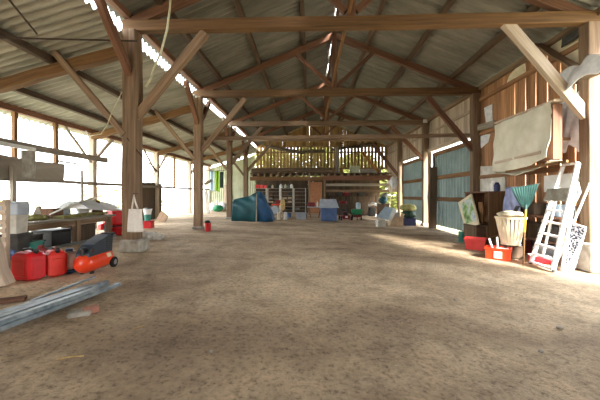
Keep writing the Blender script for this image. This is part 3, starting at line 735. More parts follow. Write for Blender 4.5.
solo('wooden_wedge', mb, 'timber_red', 'tall wedge of brown wood standing under the white sheet', 'wedge', (-6.0, 8.25, bz + .002), .2)
solo('wooden_wedge', MB().prism([(-.13, 0), (.13, 0), (.02, .3), (-.02, .3)], .1), 'timber_grey', 'grey wooden wedge standing at the left end of the long white board', 'wedge', (-6.55, 7.0, bz + .002), .3)
closed_box('plastic_case', 'blue grey plastic case on the bench under the white board', (-6.5, 7.55, bz + .003), .1, .36, .4, .2, 'paleblue', cat='case')
# white sheet draped + long white board
def sheet(i, j):
    u = -.55 + 1.1 * i; w = j * 1.25
    z = .34 - .55 * max(0, abs(u) - .12) + .02 * math.sin(9 * i + 5 * j) - .12 * j * j
    return (u, w, z)
solo('plastic_sheet', MB().grid(sheet, 18, 12), 'sheet', 'white plastic sheet tented over the right end of the bench', 'sheet', (-6.3, 7.75, bz + .08), -.15, smooth=True, solid=.012)
solo('long_board', MB().beam(PX(59, 210, -6.05), PX(95, 198.5, -6.35), .5, .03, up=(-.5, 0, 1)), 'white', 'long white panel rising along the bench to the sheet', 'panel', PX(59, 210, -6.05), world=True)

# ------------------------------------------------------------------ behind the bench: red tiller, things behind front post
b = gp(114, 233)
t = thing('tiller', 'red motor tiller parked between the bench and front post', 'machine', b, -.4)
link('hood', MB().box((0, 0, .5), (.62, .44, .5), b=.07, taper=.75), 'red', t)
link('chassis', MB().box((0, 0, .2), (.62, .36, .12), b=.02), 'dark_red', t)
for s in (-1, 1): wheel(.17, .1, T((.12, s * .25, .17), 0, PI / 2), t)
for s in (-1, 1): link('handlebar', MB().tube([(-.2, s * .14, .4), (-.55, s * .2, .72), (-.72, s * .22, .74)], .016, 8), 'iron', t, smooth=True)
link('tine_guard', MB().box((-.32, 0, .2), (.2, .5, .2), b=.03), 'red', t)
crate('tool_crate', 'red crate in the shade just left of the front post', gp(118, 235), .1, .34, .3, .22, 'red')
closed_box('stool_box', 'red box beside the weathered panel, right of the tote bag', gp(148.5, 228), .1, .3, .3, .26, 'red')
bucket('pail', 'pale blue pail stacked on the red box behind the tote bag', gp(148.5, 228) + V((-.03, 0, .265)), .12, .22, 'teal', handle=False)
bucket('helmet_bucket', 'white bucket with dark rim balanced above the pale blue pail', gp(148.5, 228) + V((-.03, 0, .49)), .15, .2, 'white', handle=False, fill='black')
# tote bag hanging from post
tb = V((XP[0] + .2, YT[0] - .26, 0)); ztop = PY(138, 209, tb.y).z; zbot = PY(138, 232, tb.y).z; zh = PY(135, 194, tb.y).z
t = thing('tote_bag', 'white cloth tote bag hanging from the front left post', 'bag', (tb.x, tb.y, zbot))
hh = ztop - zbot
def bag(sgn):
    def f(i, j):
        u = (i - .5); wv = .27 + .06 * (1 - j)
        return (u * wv + .01, sgn * (.045 * math.sin(PI * i) * (1 - .6 * j) + .008 * math.sin(26 * i + 3 * j)), j * hh - .03 * abs(u) * 2 * j * 0)
    return f
mb = MB().grid(bag(1), 16, 10).grid(bag(-1), 16, 10); link('body', mb, 'cloth', t, smooth=True, solid=.006)
for s in (-1, 1): link('strap', MB().tube([(-.06, s * .02, hh - .02), (-.035, s * .012, hh + (zh - ztop) * .5), (-.015, 0, zh - zbot), (.01, s * .012, hh + (zh - ztop) * .5), (.075, s * .02, hh - .02)], .009, 6), 'cloth', t, smooth=True)
solo('hook', MB().tube([(0, .14, .02), (0, 0, .02), (0, -.03, 0), (0, -.02, .03)], .008, 6), 'iron', 'iron hook on the front left post holding the tote bag', 'hook', (tb.x - .015, tb.y, zh - .012))
# kerb stones behind the footing
for k in range(4):
    c = gp(150 - k * 11, 241 - 1.2 * k); solo('kerb_stone', MB().box((0, 0, .06), (.36, .28, .14), b=.03), 'stone', ['pale kerb stone right behind the post footing', 'pale kerb stone directly behind the post footing', 'pale kerb stone left of the post footing', 'kerb stone below the red tiller'][k], 'stone', c + V((0, .55 if k else .3, 0)), .1 * k, 'kerb stones')
solo('ramp_board', MB().box((0, 0, .22), (.42, .06, .5), rx=-.0), 'timber', 'brown plank propped up at a slant outside the open left side', 'plank', gp(160, 222), -.2)
bpy.data.objects['ramp_board'].rotation_euler = (0, .62, -.3)
# red bucket at post two
bucket('bucket', 'red bucket on the dirt at the foot of the second post', gp(208, 231), .105, .27, 'red')
solo('black_cap', MB().lathe([(.02, 0), (.09, 0), (.1, .06), (.06, .1), (.01, .11)], n=14), 'black', 'black pot sitting in the top of the red bucket', 'pot', gp(208, 231) + V((-.02, 0, .255)))
t = thing('mallet', 'wooden peg sticking out of the second left post', 'peg', PY(203, 184, 10.2)); link('shaft', MB().beam((0, .15, 0), (.32, -.1, .12), .1, .06), 'timber_grey', t)

# ------------------------------------------------------------------ back left aisle
def hang_cloth(lab, mat, u0, u1, v0, v1, Y, grp='hanging cloths'):
    a = PY(u0, v0, Y); b = PY(u1, v1, Y); w = b.x - a.x; h = a.z - b.z
    mb = MB().grid(lambda i, j: (i * w, .05 * math.sin(i * 11 + j), -j * h + .04 * math.sin(i * 5) * j), 14, 8)
    solo('hanging_cloth', mb, mat, lab, 'cloth', a, group=grp, smooth=True, solid=.012)
hang_cloth('pale blue cloth hanging at the rear corner of the aisle', 'bluecloth', 209, 214.5, 171, 191, 20.6)
hang_cloth('lime green cloth hanging beside the pale blue cloth', 'lime', 214.7, 219.5, 171, 191.5, 20.5)
solo('clothes_line', MB().tube([PY(205, 170, 20.55), PY(214, 171, 20.55), PY(229, 170, 20.55)], .015, 6), 'iron', 'line carrying the two hanging cloths in the aisle', 'line', PY(214, 171, 20.55), world=True)
solo('dark_coat', MB().grid(lambda i, j: (i * .22, .04 * math.sin(i * 7), -j * 1.1), 8, 6), 'dgreen', 'dark narrow cloth hanging right of the lime cloth', 'cloth', PY(220, 172, 20.6), group='hanging cloths', smooth=True, solid=.02)
timber('upright_plank', 'timber_pale', 'pale plank standing against the green end wall', 'plank', gY(224.5, 22.3), gY(224.5, 22.3) + V((0, .3, 1.95)), .26, .05, seg=3, up=(0, 1, 0))
timber('upright_plank', 'timber_tan', 'narrow tan plank beside the pale one at the end wall', 'plank', gY(227.5, 22.3), gY(227.5, 22.3) + V((0, .3, 1.75)), .12, .05, seg=3, up=(0, 1, 0))
solo('green_sack', MB().blob((0, 0, .24), .34, 3, .02, (1.1, .8, .72)), 'green', 'bright green sack on the floor at the rear of the aisle', 'sack', gY(218, 21.2), smooth=True)
solo('white_sack', MB().blob((0, 0, .3), .32, 3, .025, (.9, .8, 1)), 'silver', 'white sack left of the bright green sack', 'sack', gY(212.5, 21.9), smooth=True)
solo('white_sack', MB().blob((0, 0, .34), .3, 3, .025, (1.1, .8, 1)), 'silver', 'second white sack behind the bright green sack', 'sack', gY(222, 22.2), smooth=True)
timber('leaning_plank', 'timber_grey', 'grey plank leaning on a post stub behind the bucket post', 'plank', gp(208.5, 213), gp(203.5, 212) + V((0, .4, 1.45)), .24, .05, seg=3, up=(0, 1, 0))

# ------------------------------------------------------------------ covered machine
b = gp(252, 221.5); gl = b.z
cx = b.x
t = thing('covered_machine', 'machine shrouded in teal and blue tarpaulins by the rear left posts', 'covered machine', (b.x, b.y + .45, gl))
prof = [(-.95, .0), (-.93, 1.02), (-.6, 1.1), (-.2, 1.18), (.12, 1.36), (.34, 1.4), (.5, 1.2), (.72, .75), (.9, .4), (.98, .0)]
def tarp(ta, tb, seed):
    def at(x):
        for (x0, h0), (x1, h1) in zip(prof[:-1], prof[1:]):
            if x0 <= x <= x1: return h0 + (h1 - h0) * (x - x0) / max(1e-6, x1 - x0)
        return 0
    def f(i, j):
        x = ta + (tb - ta) * i
        h = max(.06, at(x)); a = j * PI
        y = -.5 * math.cos(a); k = abs(math.cos(a))
        z = h * min(1, (math.sin(a) ** .35)) if 0 < j < 1 else 0.0
        y += -.06 * math.sin(x * 9 + 6 * z + seed) * (1 - z / 1.6) * (1 if j < .5 else -1) + (.05 * math.sin(14 * (x * .6 + z)) if j < .5 else 0)
        return (x, y, max(.0, z))
    return f
link('teal_cover', MB().grid(tarp(-.95, .3, 1), 36, 26), 'teal_tarp', t, smooth=True, solid=.012, label='teal tarpaulin')
link('blue_cover', MB().grid(tarp(.26, .98, 2), 26, 26), 'blue_tarp', t, smooth=True, solid=.012, label='blue tarpaulin')
link('pole', MB().tube([(.22, -.56, .03), (.24, -.54, 1.3)], .03, 8), 'timber_grey', t)

# ------------------------------------------------------------------ shelving at the back
xs = [PY(u, 200, 21.6).x for u in (253.5, 266.5, 280, 293.3, 306)]
gs = gz(-2)
slab = ['leftmost open shelf unit, partly hidden by the covered machine', 'second open shelf unit from the left, below the red crates', 'third open shelf unit from the left, behind the yellow mop', 'rightmost open shelf unit next to the orange brown panel']
zsh = [.42, .66, .94, 1.2, 1.48, 1.74, 1.98]
for k in range(4):
    a, b2 = xs[k] + .01, xs[k + 1] - .01
    t = thing('shelf_unit', slab[k], 'shelf', ((a + b2) / 2, 21.8, gs), 0, 'back wall shelf units')
    for x in (a + .025, b2 - .025):
        for y in (21.6, 22.1): link('upright', MB().beam((x, y, gs), (x, y, 2.0), .05, .05), 'offwhite', t, world=True)
    for z in zsh: link('shelf', MB().box(((a + b2) / 2, 21.85, z), (b2 - a - .1, .56, .035)), 'timber_grey', t, world=True)
    link('back_board', MB().box(((a + b2) / 2, 22.16, 1.15), (b2 - a, .02, 1.7)), 'boards_dark', t, world=True)
    for j, z in enumerate(zsh[:-1]):
        for i in range(2):
            if random.random() < .6:
                w = random.uniform(.25, .36); h = random.uniform(.08, .17); x = a + .13 + w / 2 + i * .42
                if x + w / 2 > b2 - .1: continue
                solo('shelf_box', MB().box((0, 0, h / 2), (w, .3, h), b=.01), random.choice(['darkgrey', 'timber_red', 'card', 'boards_dark', 'grey']),
                     'small stored box on the %s shelf of the %s shelf unit, %s' % (['lowest', 'second lowest', 'third lowest', 'fourth lowest', 'fifth lowest', 'highest inner'][j], ['leftmost', 'second', 'third', 'rightmost'][k], ['left half', 'right half'][i]),
                     'box', (x, 21.86, z + .019), group='boxes on the back shelves')
tops = [(257.5, 'red', .22, .24, 'bright red crate on top of the shelving, leftmost'), (261.5, 'red_dusty', .2, .22, 'dusty red crate on top of the shelving, middle one'), (265.5, 'pinkred', .2, .2, 'paler red crate on top of the shelving, rightmost')]
for u, m, w, h, lab in tops:
    p = PY(u, 188, 21.8); crate('red_crate', lab, (p.x, 21.8, 2.0), 0, w, .3, h, m, group='red crates on the shelving')
for i, (u, m, r, h, lab) in enumerate([(269, 'dgreen', .09, .2, 'dark green jar on the shelving right of the red crates'), (272.5, 'cream', .08, .24, 'cream jar on the shelving, third thing after the crates'), (276, 'dgreen', .1, .18, 'squat dark pot on the shelving between pale jars'),
        (281, 'white', .12, .3, 'white cone shaped jug on top of the shelving'), (285.5, 'palegreen', .09, .28, 'pale green canister on top of the shelving'), (288.5, 'grey', .09, .26, 'grey canister between green and white canisters on the shelving'), (291.5, 'white', .12, .3, 'white canister rightmost on top of the shelving')]):
    p = PY(u, 188, 21.8); solo('storage_jar', MB().lathe([(r * .2, 0), (r, 0), (r, h * .6), (r * .5, h * .85), (r * .5, h), (r * .2, h)], n=14), m, lab, 'jar', (p.x, 21.8, 2.0), group='jars on the shelving')

# ------------------------------------------------------------------ things in front of the shelves
p = gp(276, 214.5)
t = thing('garden_chair', 'orange seated folding chair before the shelving', 'chair', p + V((.1, .4, 0)))
link('seat', MB().box((0, 0, .62), (.85, .5, .09), b=.02), 'orange', t)
link('back_rest', MB().box((0.1, .24, .8), (.6, .05, .22), b=.02), 'dark_red', t)
for sx in (-1, 1):
    for sy in (-1, 1): link('leg', MB().beam((sx * .38, sy * .2, 0), (sx * .34, sy * .18, .59), .04, .04), 'iron', t)
p = gp(274.5, 215)
t = thing('spare_wheel', 'pale spoked wheel leaning on the blue tarpaulin', 'wheel', p, .3)
mt = T((0, 0, .31), 0, PI / 2)
link('tyre', MB().lathe([(.27, -.05), (.3, -.05), (.31, 0), (.3, .05), (.27, .05), (.25, 0)], mt, 22, cap=False), 'grey', t, smooth=True)
link('rim', MB().lathe([(.03, -.03), (.25, -.025), (.25, .025), (.03, .03)], mt, 22), 'paleblue', t)
for u, mm, lab in ((278.7, 'cream', 'cream boot left of the pair under the yellow mop'), (285.4, 'white', 'whitish boot right of the pair under the yellow mop')):
    p = gp(u, 219.5)
    mb = MB(); mb.lathe([(.02, 0), (.1, 0), (.105, .06), (.075, .12), (.085, .38), (.065, .38), (.02, .36)], n=14); mb.box((0, -.1, .05), (.15, .22, .1), b=.035)
    solo('rubber_boot', mb, mm, lab, 'boot', p, 0.2, 'rubber boots')
p = gp(282.3, 219.5)
t = thing('yellow_mop', 'yellow bristle broom standing upside down between two boots', 'broom', p + V((0, .2, 0)))
link('handle', MB().tube([(0, 0, 0), (0, .1, .75)], .016, 8), 'timber_tan', t)
link('bristles', MB().lathe([(.03, .45), (.11, .55), (.13, .8), (.1, 1.02), (.03, 1.05)], T((0, .06, 0)), 14, 1, .6), 'straw', t)
p = gp(301, 219.6)
t = crate('clear_tub', 'translucent white storage tub on the floor before the shelving', p + V((0, .2, 0)), .05, .48, .36, .36, 'paleblue', 'tub')
p = gp(288.5, 218); solo('pot', MB().lathe([(.02, 0), (.1, 0), (.12, .26), (.1, .26), (.02, .03)], n=14), 'blue', 'small blue pot right of the whitish boot', 'pot', p + V((.02, .3, 0)))
# trestle table with red cushion
p = gp(314, 218)
t = thing('trestle_table', 'small trestle table carrying a dark red case and white bottle', 'table', p + V((0, .45, 0)))
link('top', MB().box((.1, 0, .62), (1.0, .5, .05), b=.01), 'paleblue', t)
for sx in (-.32, .42):
    for s in (-1, 1): link('leg', MB().beam((sx + s * .14, -.18, 0), (sx, -.15, .6), .05, .04), 'timber_tan', t); link('leg', MB().beam((sx + s * .14, .18, 0), (sx, .15, .6), .05, .04), 'timber_tan', t)
solo('red_case', MB().box((0, 0, .12), (.42, .3, .24), b=.03), 'dark_red', 'dark red case lying on the small trestle table', 'case', p + V((-.16, .42, .647)))
solo('white_bottle', MB().lathe([(.02, 0), (.05, 0), (.055, .2), (.02, .28), (.02, .33), (.01, .33)], n=12), 'white', 'white bottle on the trestle table right of the red case', 'bottle', p + V((.2, .35, .647)))
# blue chest with white lid board
p = gp(329, 221.3)
t = thing('blue_chest', 'big blue chest with sloping white cover before the dark recess', 'chest', p + V((0, .35, 0)))
link('body', MB().box((0, 0, .34), (.82, .62, .68), b=.02), 'blue', t)
link('front_panel', MB().box((0, -.315, .34), (.68, .015, .54), b=.005), 'blue', t)
def cover(i, j):
    y = -.42 + j * .95; zz = .70 + .62 * max(0, j - .12) ** 1.0 * .75
    return ((i - .5) * (1.02 - .16 * j), y, zz + .008 * math.sin(i * 9))
link('cover', MB().grid(cover, 8, 6), 'paleblue', t, solid=.03)
mb = MB().box((-.3, .42, .9), (.06, .05, .4)).box((.3, .42, .9), (.06, .05, .4)); mb.beam((-.3, .42, .72), (-.3, .3, .7), .05, .05)
link('prop', mb, 'boards_dark', t)
# red mower
def mower(lab, loc, rz, body, bag, sticker=False):
    t = thing('lawn_mower', lab, 'mower', loc, rz, 'parked mowers')
    link('deck', MB().box((0, 0, .2), (.5, .6, .16), b=.05, taper=.85), body, t)
    link('front_cover', MB().box((0, -.29, .17), (.42, .06, .2), b=.02), body, t)
    link('engine', MB().lathe([(.02, .27), (.16, .27), (.17, .36), (.12, .44), (.02, .45)], n=16), 'black', t)
    link('engine_cap', MB().box((0, 0, .44), (.2, .22, .06), b=.02), body, t)
    for sx in (-1, 1):
        for sy in (-1, 1): wheel(.11, .06, T((sx * .28, sy * .24, .11), 0, 0, PI / 2), t)
    link('handle', MB().tube([(-.2, .26, .22), (-.22, .62, .8), (-.2, .68, .86), (.2, .68, .86), (.22, .62, .8), (.2, .26, .22)], .016, 8), 'darkgrey', t, smooth=True)
    if sticker: link('sticker', MB().box((0, -.326, .19), (.13, .008, .1)), 'white', t)
    if bag: link('grass_bag', MB().box((0, .42, .42), (.4, .34, .34), b=.06, taper=.8), bag, t)
    return t
mower('dark red mower with a white sticker, right of the blue chest', gp(346, 220.5) + V((0, .35, 0)), .1, 'dark_red', 'darkgrey', True)
solo('red_case', MB().box((0, 0, .1), (.5, .3, .2), b=.03), 'dark_red', 'dark red folded cushion behind the dark red mower', 'cushion', gY(343, 20.9) + V((0, 0, .78)))
closed_box('low_cabinet', 'dark cabinet under the folded cushion behind the mowers', gY(343, 20.9), 0, .7, .5, .775, 'boards_dark', cat='cabinet')
t = thing('spreader', 'green hopper spreader on a dark red frame beside the mower', 'spreader', gp(357.5, 220.5) + V((0, .3, 0)))
link('hopper', MB().box((0, 0, .46), (.5, .42, .3), b=.03, taper=1.22), 'green', t)
link('frame', MB().box((0, 0, .22), (.44, .36, .1), b=.02), 'dark_red', t)
for s in (-1, 1): wheel(.15, .06, T((s * .25, .0, .15), 0, 0, PI / 2), t)
link('stand', MB().beam((0, -.18, 0), (0, -.16, .2), .05, .05), 'dark_red', t)
solo('grey_sack', MB().box((0, 0, .2), (.26, .2, .4), b=.06), 'paleblue', 'pale grey bag standing in the green hopper spreader', 'bag', gp(359, 220.5) + V((.02, .36, .6)), .2)
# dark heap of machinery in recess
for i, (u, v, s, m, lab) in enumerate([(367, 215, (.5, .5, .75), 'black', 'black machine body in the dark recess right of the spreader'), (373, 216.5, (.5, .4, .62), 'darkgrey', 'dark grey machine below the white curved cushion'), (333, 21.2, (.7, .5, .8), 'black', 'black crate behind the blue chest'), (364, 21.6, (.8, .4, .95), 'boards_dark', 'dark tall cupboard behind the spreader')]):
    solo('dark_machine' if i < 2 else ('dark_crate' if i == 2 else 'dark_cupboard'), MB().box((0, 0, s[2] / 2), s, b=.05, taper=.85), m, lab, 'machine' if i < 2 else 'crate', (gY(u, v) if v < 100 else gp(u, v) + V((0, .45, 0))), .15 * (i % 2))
p = gp(373, 216.5)
solo('white_cushion', MB().tube([(-.28, 0, .02), (-.12, 0, .13), (.06, 0, .17), (.26, 0, .1), (.36, 0, .0)], [.07, .1, .11, .1, .06], 10), 'white', 'white curved cushion lying on dark machinery left of the boards', 'cushion', p + V((.06, .35, .69)), smooth=True)
t = thing('stored_bundle', 'teal bundle with a grey top stacked on a dark cabinet', 'bundle', gY(383, 20.0) + V((0, 0, .9)))
link('body', MB().blob((0, 0, .24), .3, 3, .03, (.9, .7, .85)), 'teal_tarp', t, smooth=True)
link('grey_cap', MB().blob((.12, 0, .55), .22, 3, .02, (1, .8, .7)), 'grey', t, smooth=True)
closed_box('low_cabinet', 'dark cabinet carrying the teal bundle near the rear corner', gY(383, 20.0), 0, .7, .55, .9, 'boards_dark', cat='cabinet')
# crates in the recess behind (upper shelf band)
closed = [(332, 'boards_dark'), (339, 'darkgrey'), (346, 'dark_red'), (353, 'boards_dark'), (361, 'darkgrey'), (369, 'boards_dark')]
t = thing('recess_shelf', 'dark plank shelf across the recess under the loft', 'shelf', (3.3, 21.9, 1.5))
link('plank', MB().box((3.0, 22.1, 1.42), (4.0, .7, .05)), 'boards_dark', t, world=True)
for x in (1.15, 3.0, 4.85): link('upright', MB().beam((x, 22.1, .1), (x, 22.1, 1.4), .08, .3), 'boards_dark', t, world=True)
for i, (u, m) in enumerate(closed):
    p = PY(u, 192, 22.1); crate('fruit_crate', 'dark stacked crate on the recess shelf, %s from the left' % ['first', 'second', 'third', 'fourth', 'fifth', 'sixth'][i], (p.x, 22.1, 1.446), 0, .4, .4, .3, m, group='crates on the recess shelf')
# boards and boxes right rear
p = gp(387, 221)
def lean_panel(name, mat, lab, pts, th):
    A = [V(q) for q in pts]; n = (A[1] - A[0]).cross(A[3] - A[0]).normalized() * th
    mb = MB(); mb.rings([[mb.v(q) for q in A], [mb.v(q + n) for q in A]], [0, th]); return mb
Yp = gp(381, 227).y
closed_box('white_box', 'small white box on the floor holding up the slanted boards', gp(381.5, 227) + V((0, .15, 0)), .1, .36, .3, .32, 'offwhite')
bz0 = gp(381.5, 227)
mb = lean_panel('x', 0, 0, [PY(376, 217.5, Yp - .15), PY(388, 220.0, Yp - .1), PY(395, 208.5, Yp + .75), PY(385, 207, Yp + .75)], .03)
solo('slanted_board', mb, 'bluecloth', 'pale green board leaning back on the small white box', 'board', bz0, world=True)
mb = lean_panel('x', 0, 0, [PY(387.5, 220.5, Yp - .16), PY(391, 221.5, Yp - .14), PY(397, 210, Yp + .66), PY(393, 208.5, Yp + .7)], .03)
solo('slanted_board', mb, 'white', 'narrow white board leaning beside the pale green one', 'board', bz0, world=True)
t = crate('carton', 'open brown cardboard box right of the slanted boards', gp(397.5, 226.5) + V((0, .3, 0)), -.05, .58, .5, .42, 'card', 'box', taper=1.0, rim=False)
for s in (-1, 1): link('flap', MB().box((s * .3, 0, .47), (.02, .46, .22), ry=s * .5), 'card', t)
link('flap', MB().box((0, .27, .5), (.5, .02, .24), rx=-.3), 'offwhite', t)
pd = gp(411, 226)
closed_box('dark_blue_box', 'dark blue box under the olive tarpaulin by the door post', pd + V((0, .35, 0)), .05, .55, .5, .36, 'darkblue')
solo('dark_sack', MB().blob((0, 0, .2), .3, 3, .03, (1.2, .8, .75)), 'dgreen', 'dark sack lying on the dark blue box', 'sack', pd + V((0, .35, .355)), smooth=True)
solo('olive_cover', MB().blob((0, 0, .16), .34, 3, .035, (1.15, .8, .5)), 'olive', 'crumpled olive tarpaulin heaped on the dark sack', 'tarpaulin', pd + V((-.03, .35, .70)), smooth=True)
pA, pB = gp(361, 219.5), gp(379, 223)
for k, (m, lab) in enumerate((('timber_pale', 'pale board lying on the floor before the white box'), ('timber_tan', 'tan board lying on the floor behind the pale one'))):
    solo('floor_board', MB().beam(pA + V((0, .2 * k, .03)), pB + V((0, .2 * k, .03)), .12, .05, seg=3), m, lab, 'board', pA, world=True, group='boards on the floor')
timber('leaning_pole', 'palegreen', 'thin pale pole leaning up beside the slanted boards', 'pole', gp(390, 216) + V((0, .3, 0)), PY(391.5, 184, 18.3), .05, .05, seg=3)
solo('foil_bundle', MB().blob((0, 0, .32), .3, 3, .05, (.8, .8, 1.2)), 'silver', 'crumpled silver bundle hung high in the rear corner', 'bundle', PY(393.5, 188, 18.4), smooth=True)

# ------------------------------------------------------------------ right side: tarp covered shelf
t = thing('covered_wall_shelf', 'deep wall shelf shrouded in a dusty khaki tarpaulin', 'shelf', (5.3, 7.3, 2.3))
link('case', MB().box((5.13, 7.32, 2.82), (.18, 1.86, 1.14)), 'timber_red', t, world=True)
def tf(i, j):
    y = 6.42 + 1.92 * i; z = 3.4 - 1.16 * j + .05 * (1 - i)
    bul = .07 * math.sin(PI * j) * math.sin(PI * i)
    wr = .02 * math.sin(5.5 * (y + z * .8)) + .012 * math.sin(13 * (y - z)) + .03 * max(0, math.sin(3 * y - 2.2 * z)) * j
    return (5.02 - bul - wr - .05 * j ** 4, y, z - .1 * math.sin(PI * i) * j - (.08 * i * j))
link('tarpaulin', MB().grid(tf, 50, 34), 'khaki_tarp', t, world=True, smooth=True, solid=.006)
def tu(i, j):
    y = 6.42 + 1.92 * i; return (5.0 + .25 * j, y, 2.21 - .18 * math.sin(PI * i) * (1 - j) - .08 * i + .015 * math.sin(9 * y))
link('tarp_underside', MB().grid(tu, 30, 8), 'khaki_tarp', t, world=True, smooth=True, solid=.006)
link('top_board', MB().box((5.12, 7.32, 3.45), (.24, 2.0, .04)), 'timber_pale', t, world=True)
link('batten', MB().beam((4.93, 6.6, 2.42), (4.95, 8.2, 2.36), .03, .06), 'timber_pale', t, world=True)
link('batten', MB().beam((5.0, 6.0, 2.16), (5.05, 7.9, 2.1), .04, .05), 'timber_tan', t, world=True)
link('bracket', MB().beam((5.78, 6.6, 2.7), (5.15, 6.6, 2.7), .05, .06), 'timber', t, world=True); link('bracket', MB().beam((5.78, 8.15, 2.7), (5.15, 8.15, 2.7), .05, .06), 'timber', t, world=True)

# bits up at the front right post
def wall_sheet(name, mat, lab, cat, pts, X, th=.03, group=None):
    P = [PX(u, v, X) for u, v in pts]; mb = MB()
    mb.rings([[mb.v(p) for p in P], [mb.v(p + V((th, 0, 0))) for p in P]], [0, th]); return solo(name, mb, mat, lab, cat, P[0], world=True, group=group)
wall_sheet('pale_panel', 'cream', 'pale fibre panel high on the wall left of the front right post', 'panel', [(545, 44), (582, 26), (582, 66), (571, 60)], 5.755)
wall_sheet('pale_panel', 'cream', 'pale triangular panel under the roof between brace and second post', 'panel', [(509, 76), (523, 60), (525, 72), (505, 88)], 5.76)
wall_sheet('dark_rag', 'darkgrey', 'dark rag hung over the upper pale panel by the post', 'rag', [(562, 38), (579, 27), (578, 36), (561, 48)], 5.64, .02)
timber('wall_brace', 'timber', 'brown board slanting across the wall below the pale panel', 'brace', PX(537, 44, 5.6), PX(580, 70, 5.6), .05, .26, up=(1, 0, 0), seg=4)
# white sheeting draped near the post
P0 = PX(580, 72, 5.25)
def ws(i, j):
    a = PX(560 + 46 * i, 74 - 22 * i ** .8 + 22 * j - 10 * i * j, 5.3 - .12 * j)
    return a + V((.06 * math.sin(7 * i + 3 * j), 0, .05 * math.sin(11 * i - 4 * j)))
solo('white_sheeting', MB().grid(ws, 18, 12), 'silver', 'crumpled white sheeting slung over a board at the front right post', 'sheeting', PX(562, 82, 5.3), world=True, smooth=True, solid=.015)
timber('wall_board', 'timber', 'brown board carrying the white sheeting beside the post', 'board', PX(560, 86, 5.6), PX(606, 66, 5.5), .06, .2, seg=3)
def ins(i, j):
    a = PX(562 + 20 * i, 88 + 60 * j + 4 * math.sin(9 * i), 5.6)
    return a + V((-.05 * abs(math.sin(6 * i + 5 * j)), 0, .03 * math.sin(14 * i + 3 * j)))
solo('hung_rag', MB().grid(ins, 14, 18), 'silver', 'tattered grey white cloth hanging beside the khaki shelf', 'cloth', PX(562, 88, 5.6), world=True, smooth=True, solid=.012)
pc = PX(577, 141, 5.42)
solo('wall_box', MB().box((0, 0, .17), (.16, .36, .3), b=.02), 'timber_grey', 'grey wooden box mounted at the front right post beside the khaki shelf', 'box', PX(576, 143, 5.68))
wall_sheet('white_scrap', 'silver', 'white scrap of sheeting pinned left of the khaki shelf', 'scrap', [(478, 135), (490, 134), (488, 142), (481, 148)], 5.76, .02)
wall_sheet('white_scrap', 'silver', 'white scrap pinned on the wall above the khaki shelf end', 'scrap', [(484, 108), (492, 104), (492, 121), (486, 124)], 5.76, .02)
timber('wall_board', 'timber_grey', 'short grey board on the second right post at scrap height', 'board', PX(478, 128, 5.55), PX(495, 123, 5.55), .05, .2, seg=2)

# white panels on the wall, cabinet
wall_sheet('plastic_board', 'offwhite', 'tall whitish panel hung on the wall beside the green door', 'panel', [(479, 166.5), (505, 165), (505, 192.5), (479, 192)], 5.745, .04)
wall_sheet('plastic_board', 'white', 'white panel behind the top of the ladder', 'panel', [(544, 176), (582, 172), (582, 194), (544, 192)], 5.745, .04)
c0 = PX(489, 226, 5.05)
t = thing('open_cabinet', 'open brown wooden cabinet below the whitish wall panel', 'cabinet', (5.3, 9.2, .02))
ya, yb2, xa, xb, za, zb_ = 8.62, 9.85, 5.02, 5.6, .03, 1.58
link('top', MB().box(((xa + xb) / 2, (ya + yb2) / 2, zb_), (xb - xa + .04, yb2 - ya + .08, .05)), 'timber_red', t, world=True)
link('bottom', MB().box(((xa + xb) / 2, (ya + yb2) / 2, za + .05), (xb - xa, yb2 - ya, .05)), 'timber_red', t, world=True)
for y in (ya, yb2): link('side_panel', MB().box(((xa + xb) / 2, y, (za + zb_) / 2), (xb - xa, .07, zb_ - za)), 'timber_tan' if y == ya else 'timber_red', t, world=True)
link('back_panel', MB().box((xb - .01, (ya + yb2) / 2, (za + zb_) / 2), (.02, yb2 - ya, zb_ - za)), 'boards', t, world=True)
link('shelf', MB().box(((xa + xb) / 2, (ya + yb2) / 2, .62), (xb - xa - .05, yb2 - ya - .08, .035)), 'timber_red', t, world=True)
for k, (u, m, h, lab) in enumerate(((493.5, 'white', .3, 'white container on the open cabinet, left one'), (497, 'darkblue', .24, 'dark jar on the open cabinet, right one'))):
    q = PX(u, 193, 5.2); solo('container', MB().lathe([(.02, 0), (.075, 0), (.08, h * .7), (.05, h * .85), (.05, h), (.02, h)], n=14), m, lab, 'container', (5.2, q.y, 1.606))
timber('loose_board', 'timber_tan', 'tan board standing in front of the open cabinet', 'board', PX(480, 223, 4.95) * 1, PX(481, 202, 4.98), .22, .03, seg=2, up=(1, 0, 0))
# right workbench shelf behind ladder
t = thing('wall_bench', 'brown plank bench along the right wall behind rake and ladder', 'bench', (5.3, 7.3, .02))
link('top', MB().box((5.48, 7.42, 1.0), (.42, 2.1, .05)), 'timber_red', t, world=True)
link('lower_shelf', MB().box((5.48, 7.42, .45), (.4, 2.05, .04)), 'timber_red', t, world=True)
for y in (6.5, 8.3): link('leg', MB().box((5.31, y, .5), (.07, .07, .96)), 'timber', t, world=True)
for lab, y, s, m in (('dark box on the wall bench right of the rake', 7.5, (.4, .4, .28), 'boards_dark'), ('dark green case on the wall bench behind the rake', 8.0, (.4, .4, .3), 'dgreen'), ('blue and white jug box on the bench behind the ladder', 6.75, (.3, .36, .26), 'bluecloth')):
    closed_box('bench_box', lab, (5.48, y, 1.03), .0, .34, s[1], s[2], m, cat='box')
for lab, y, s, m in (('dark brown chest on the lower shelf behind the ladder', 6.9, (.42, .6, .34), 'darkgrey'), ('dark brown box on the lower shelf behind the orange crate', 7.7, (.42, .5, .36), 'boards_dark')):
    closed_box('shelf_chest', lab, (5.48, y, .473), 0, .36, s[1], s[2], m, cat='box')

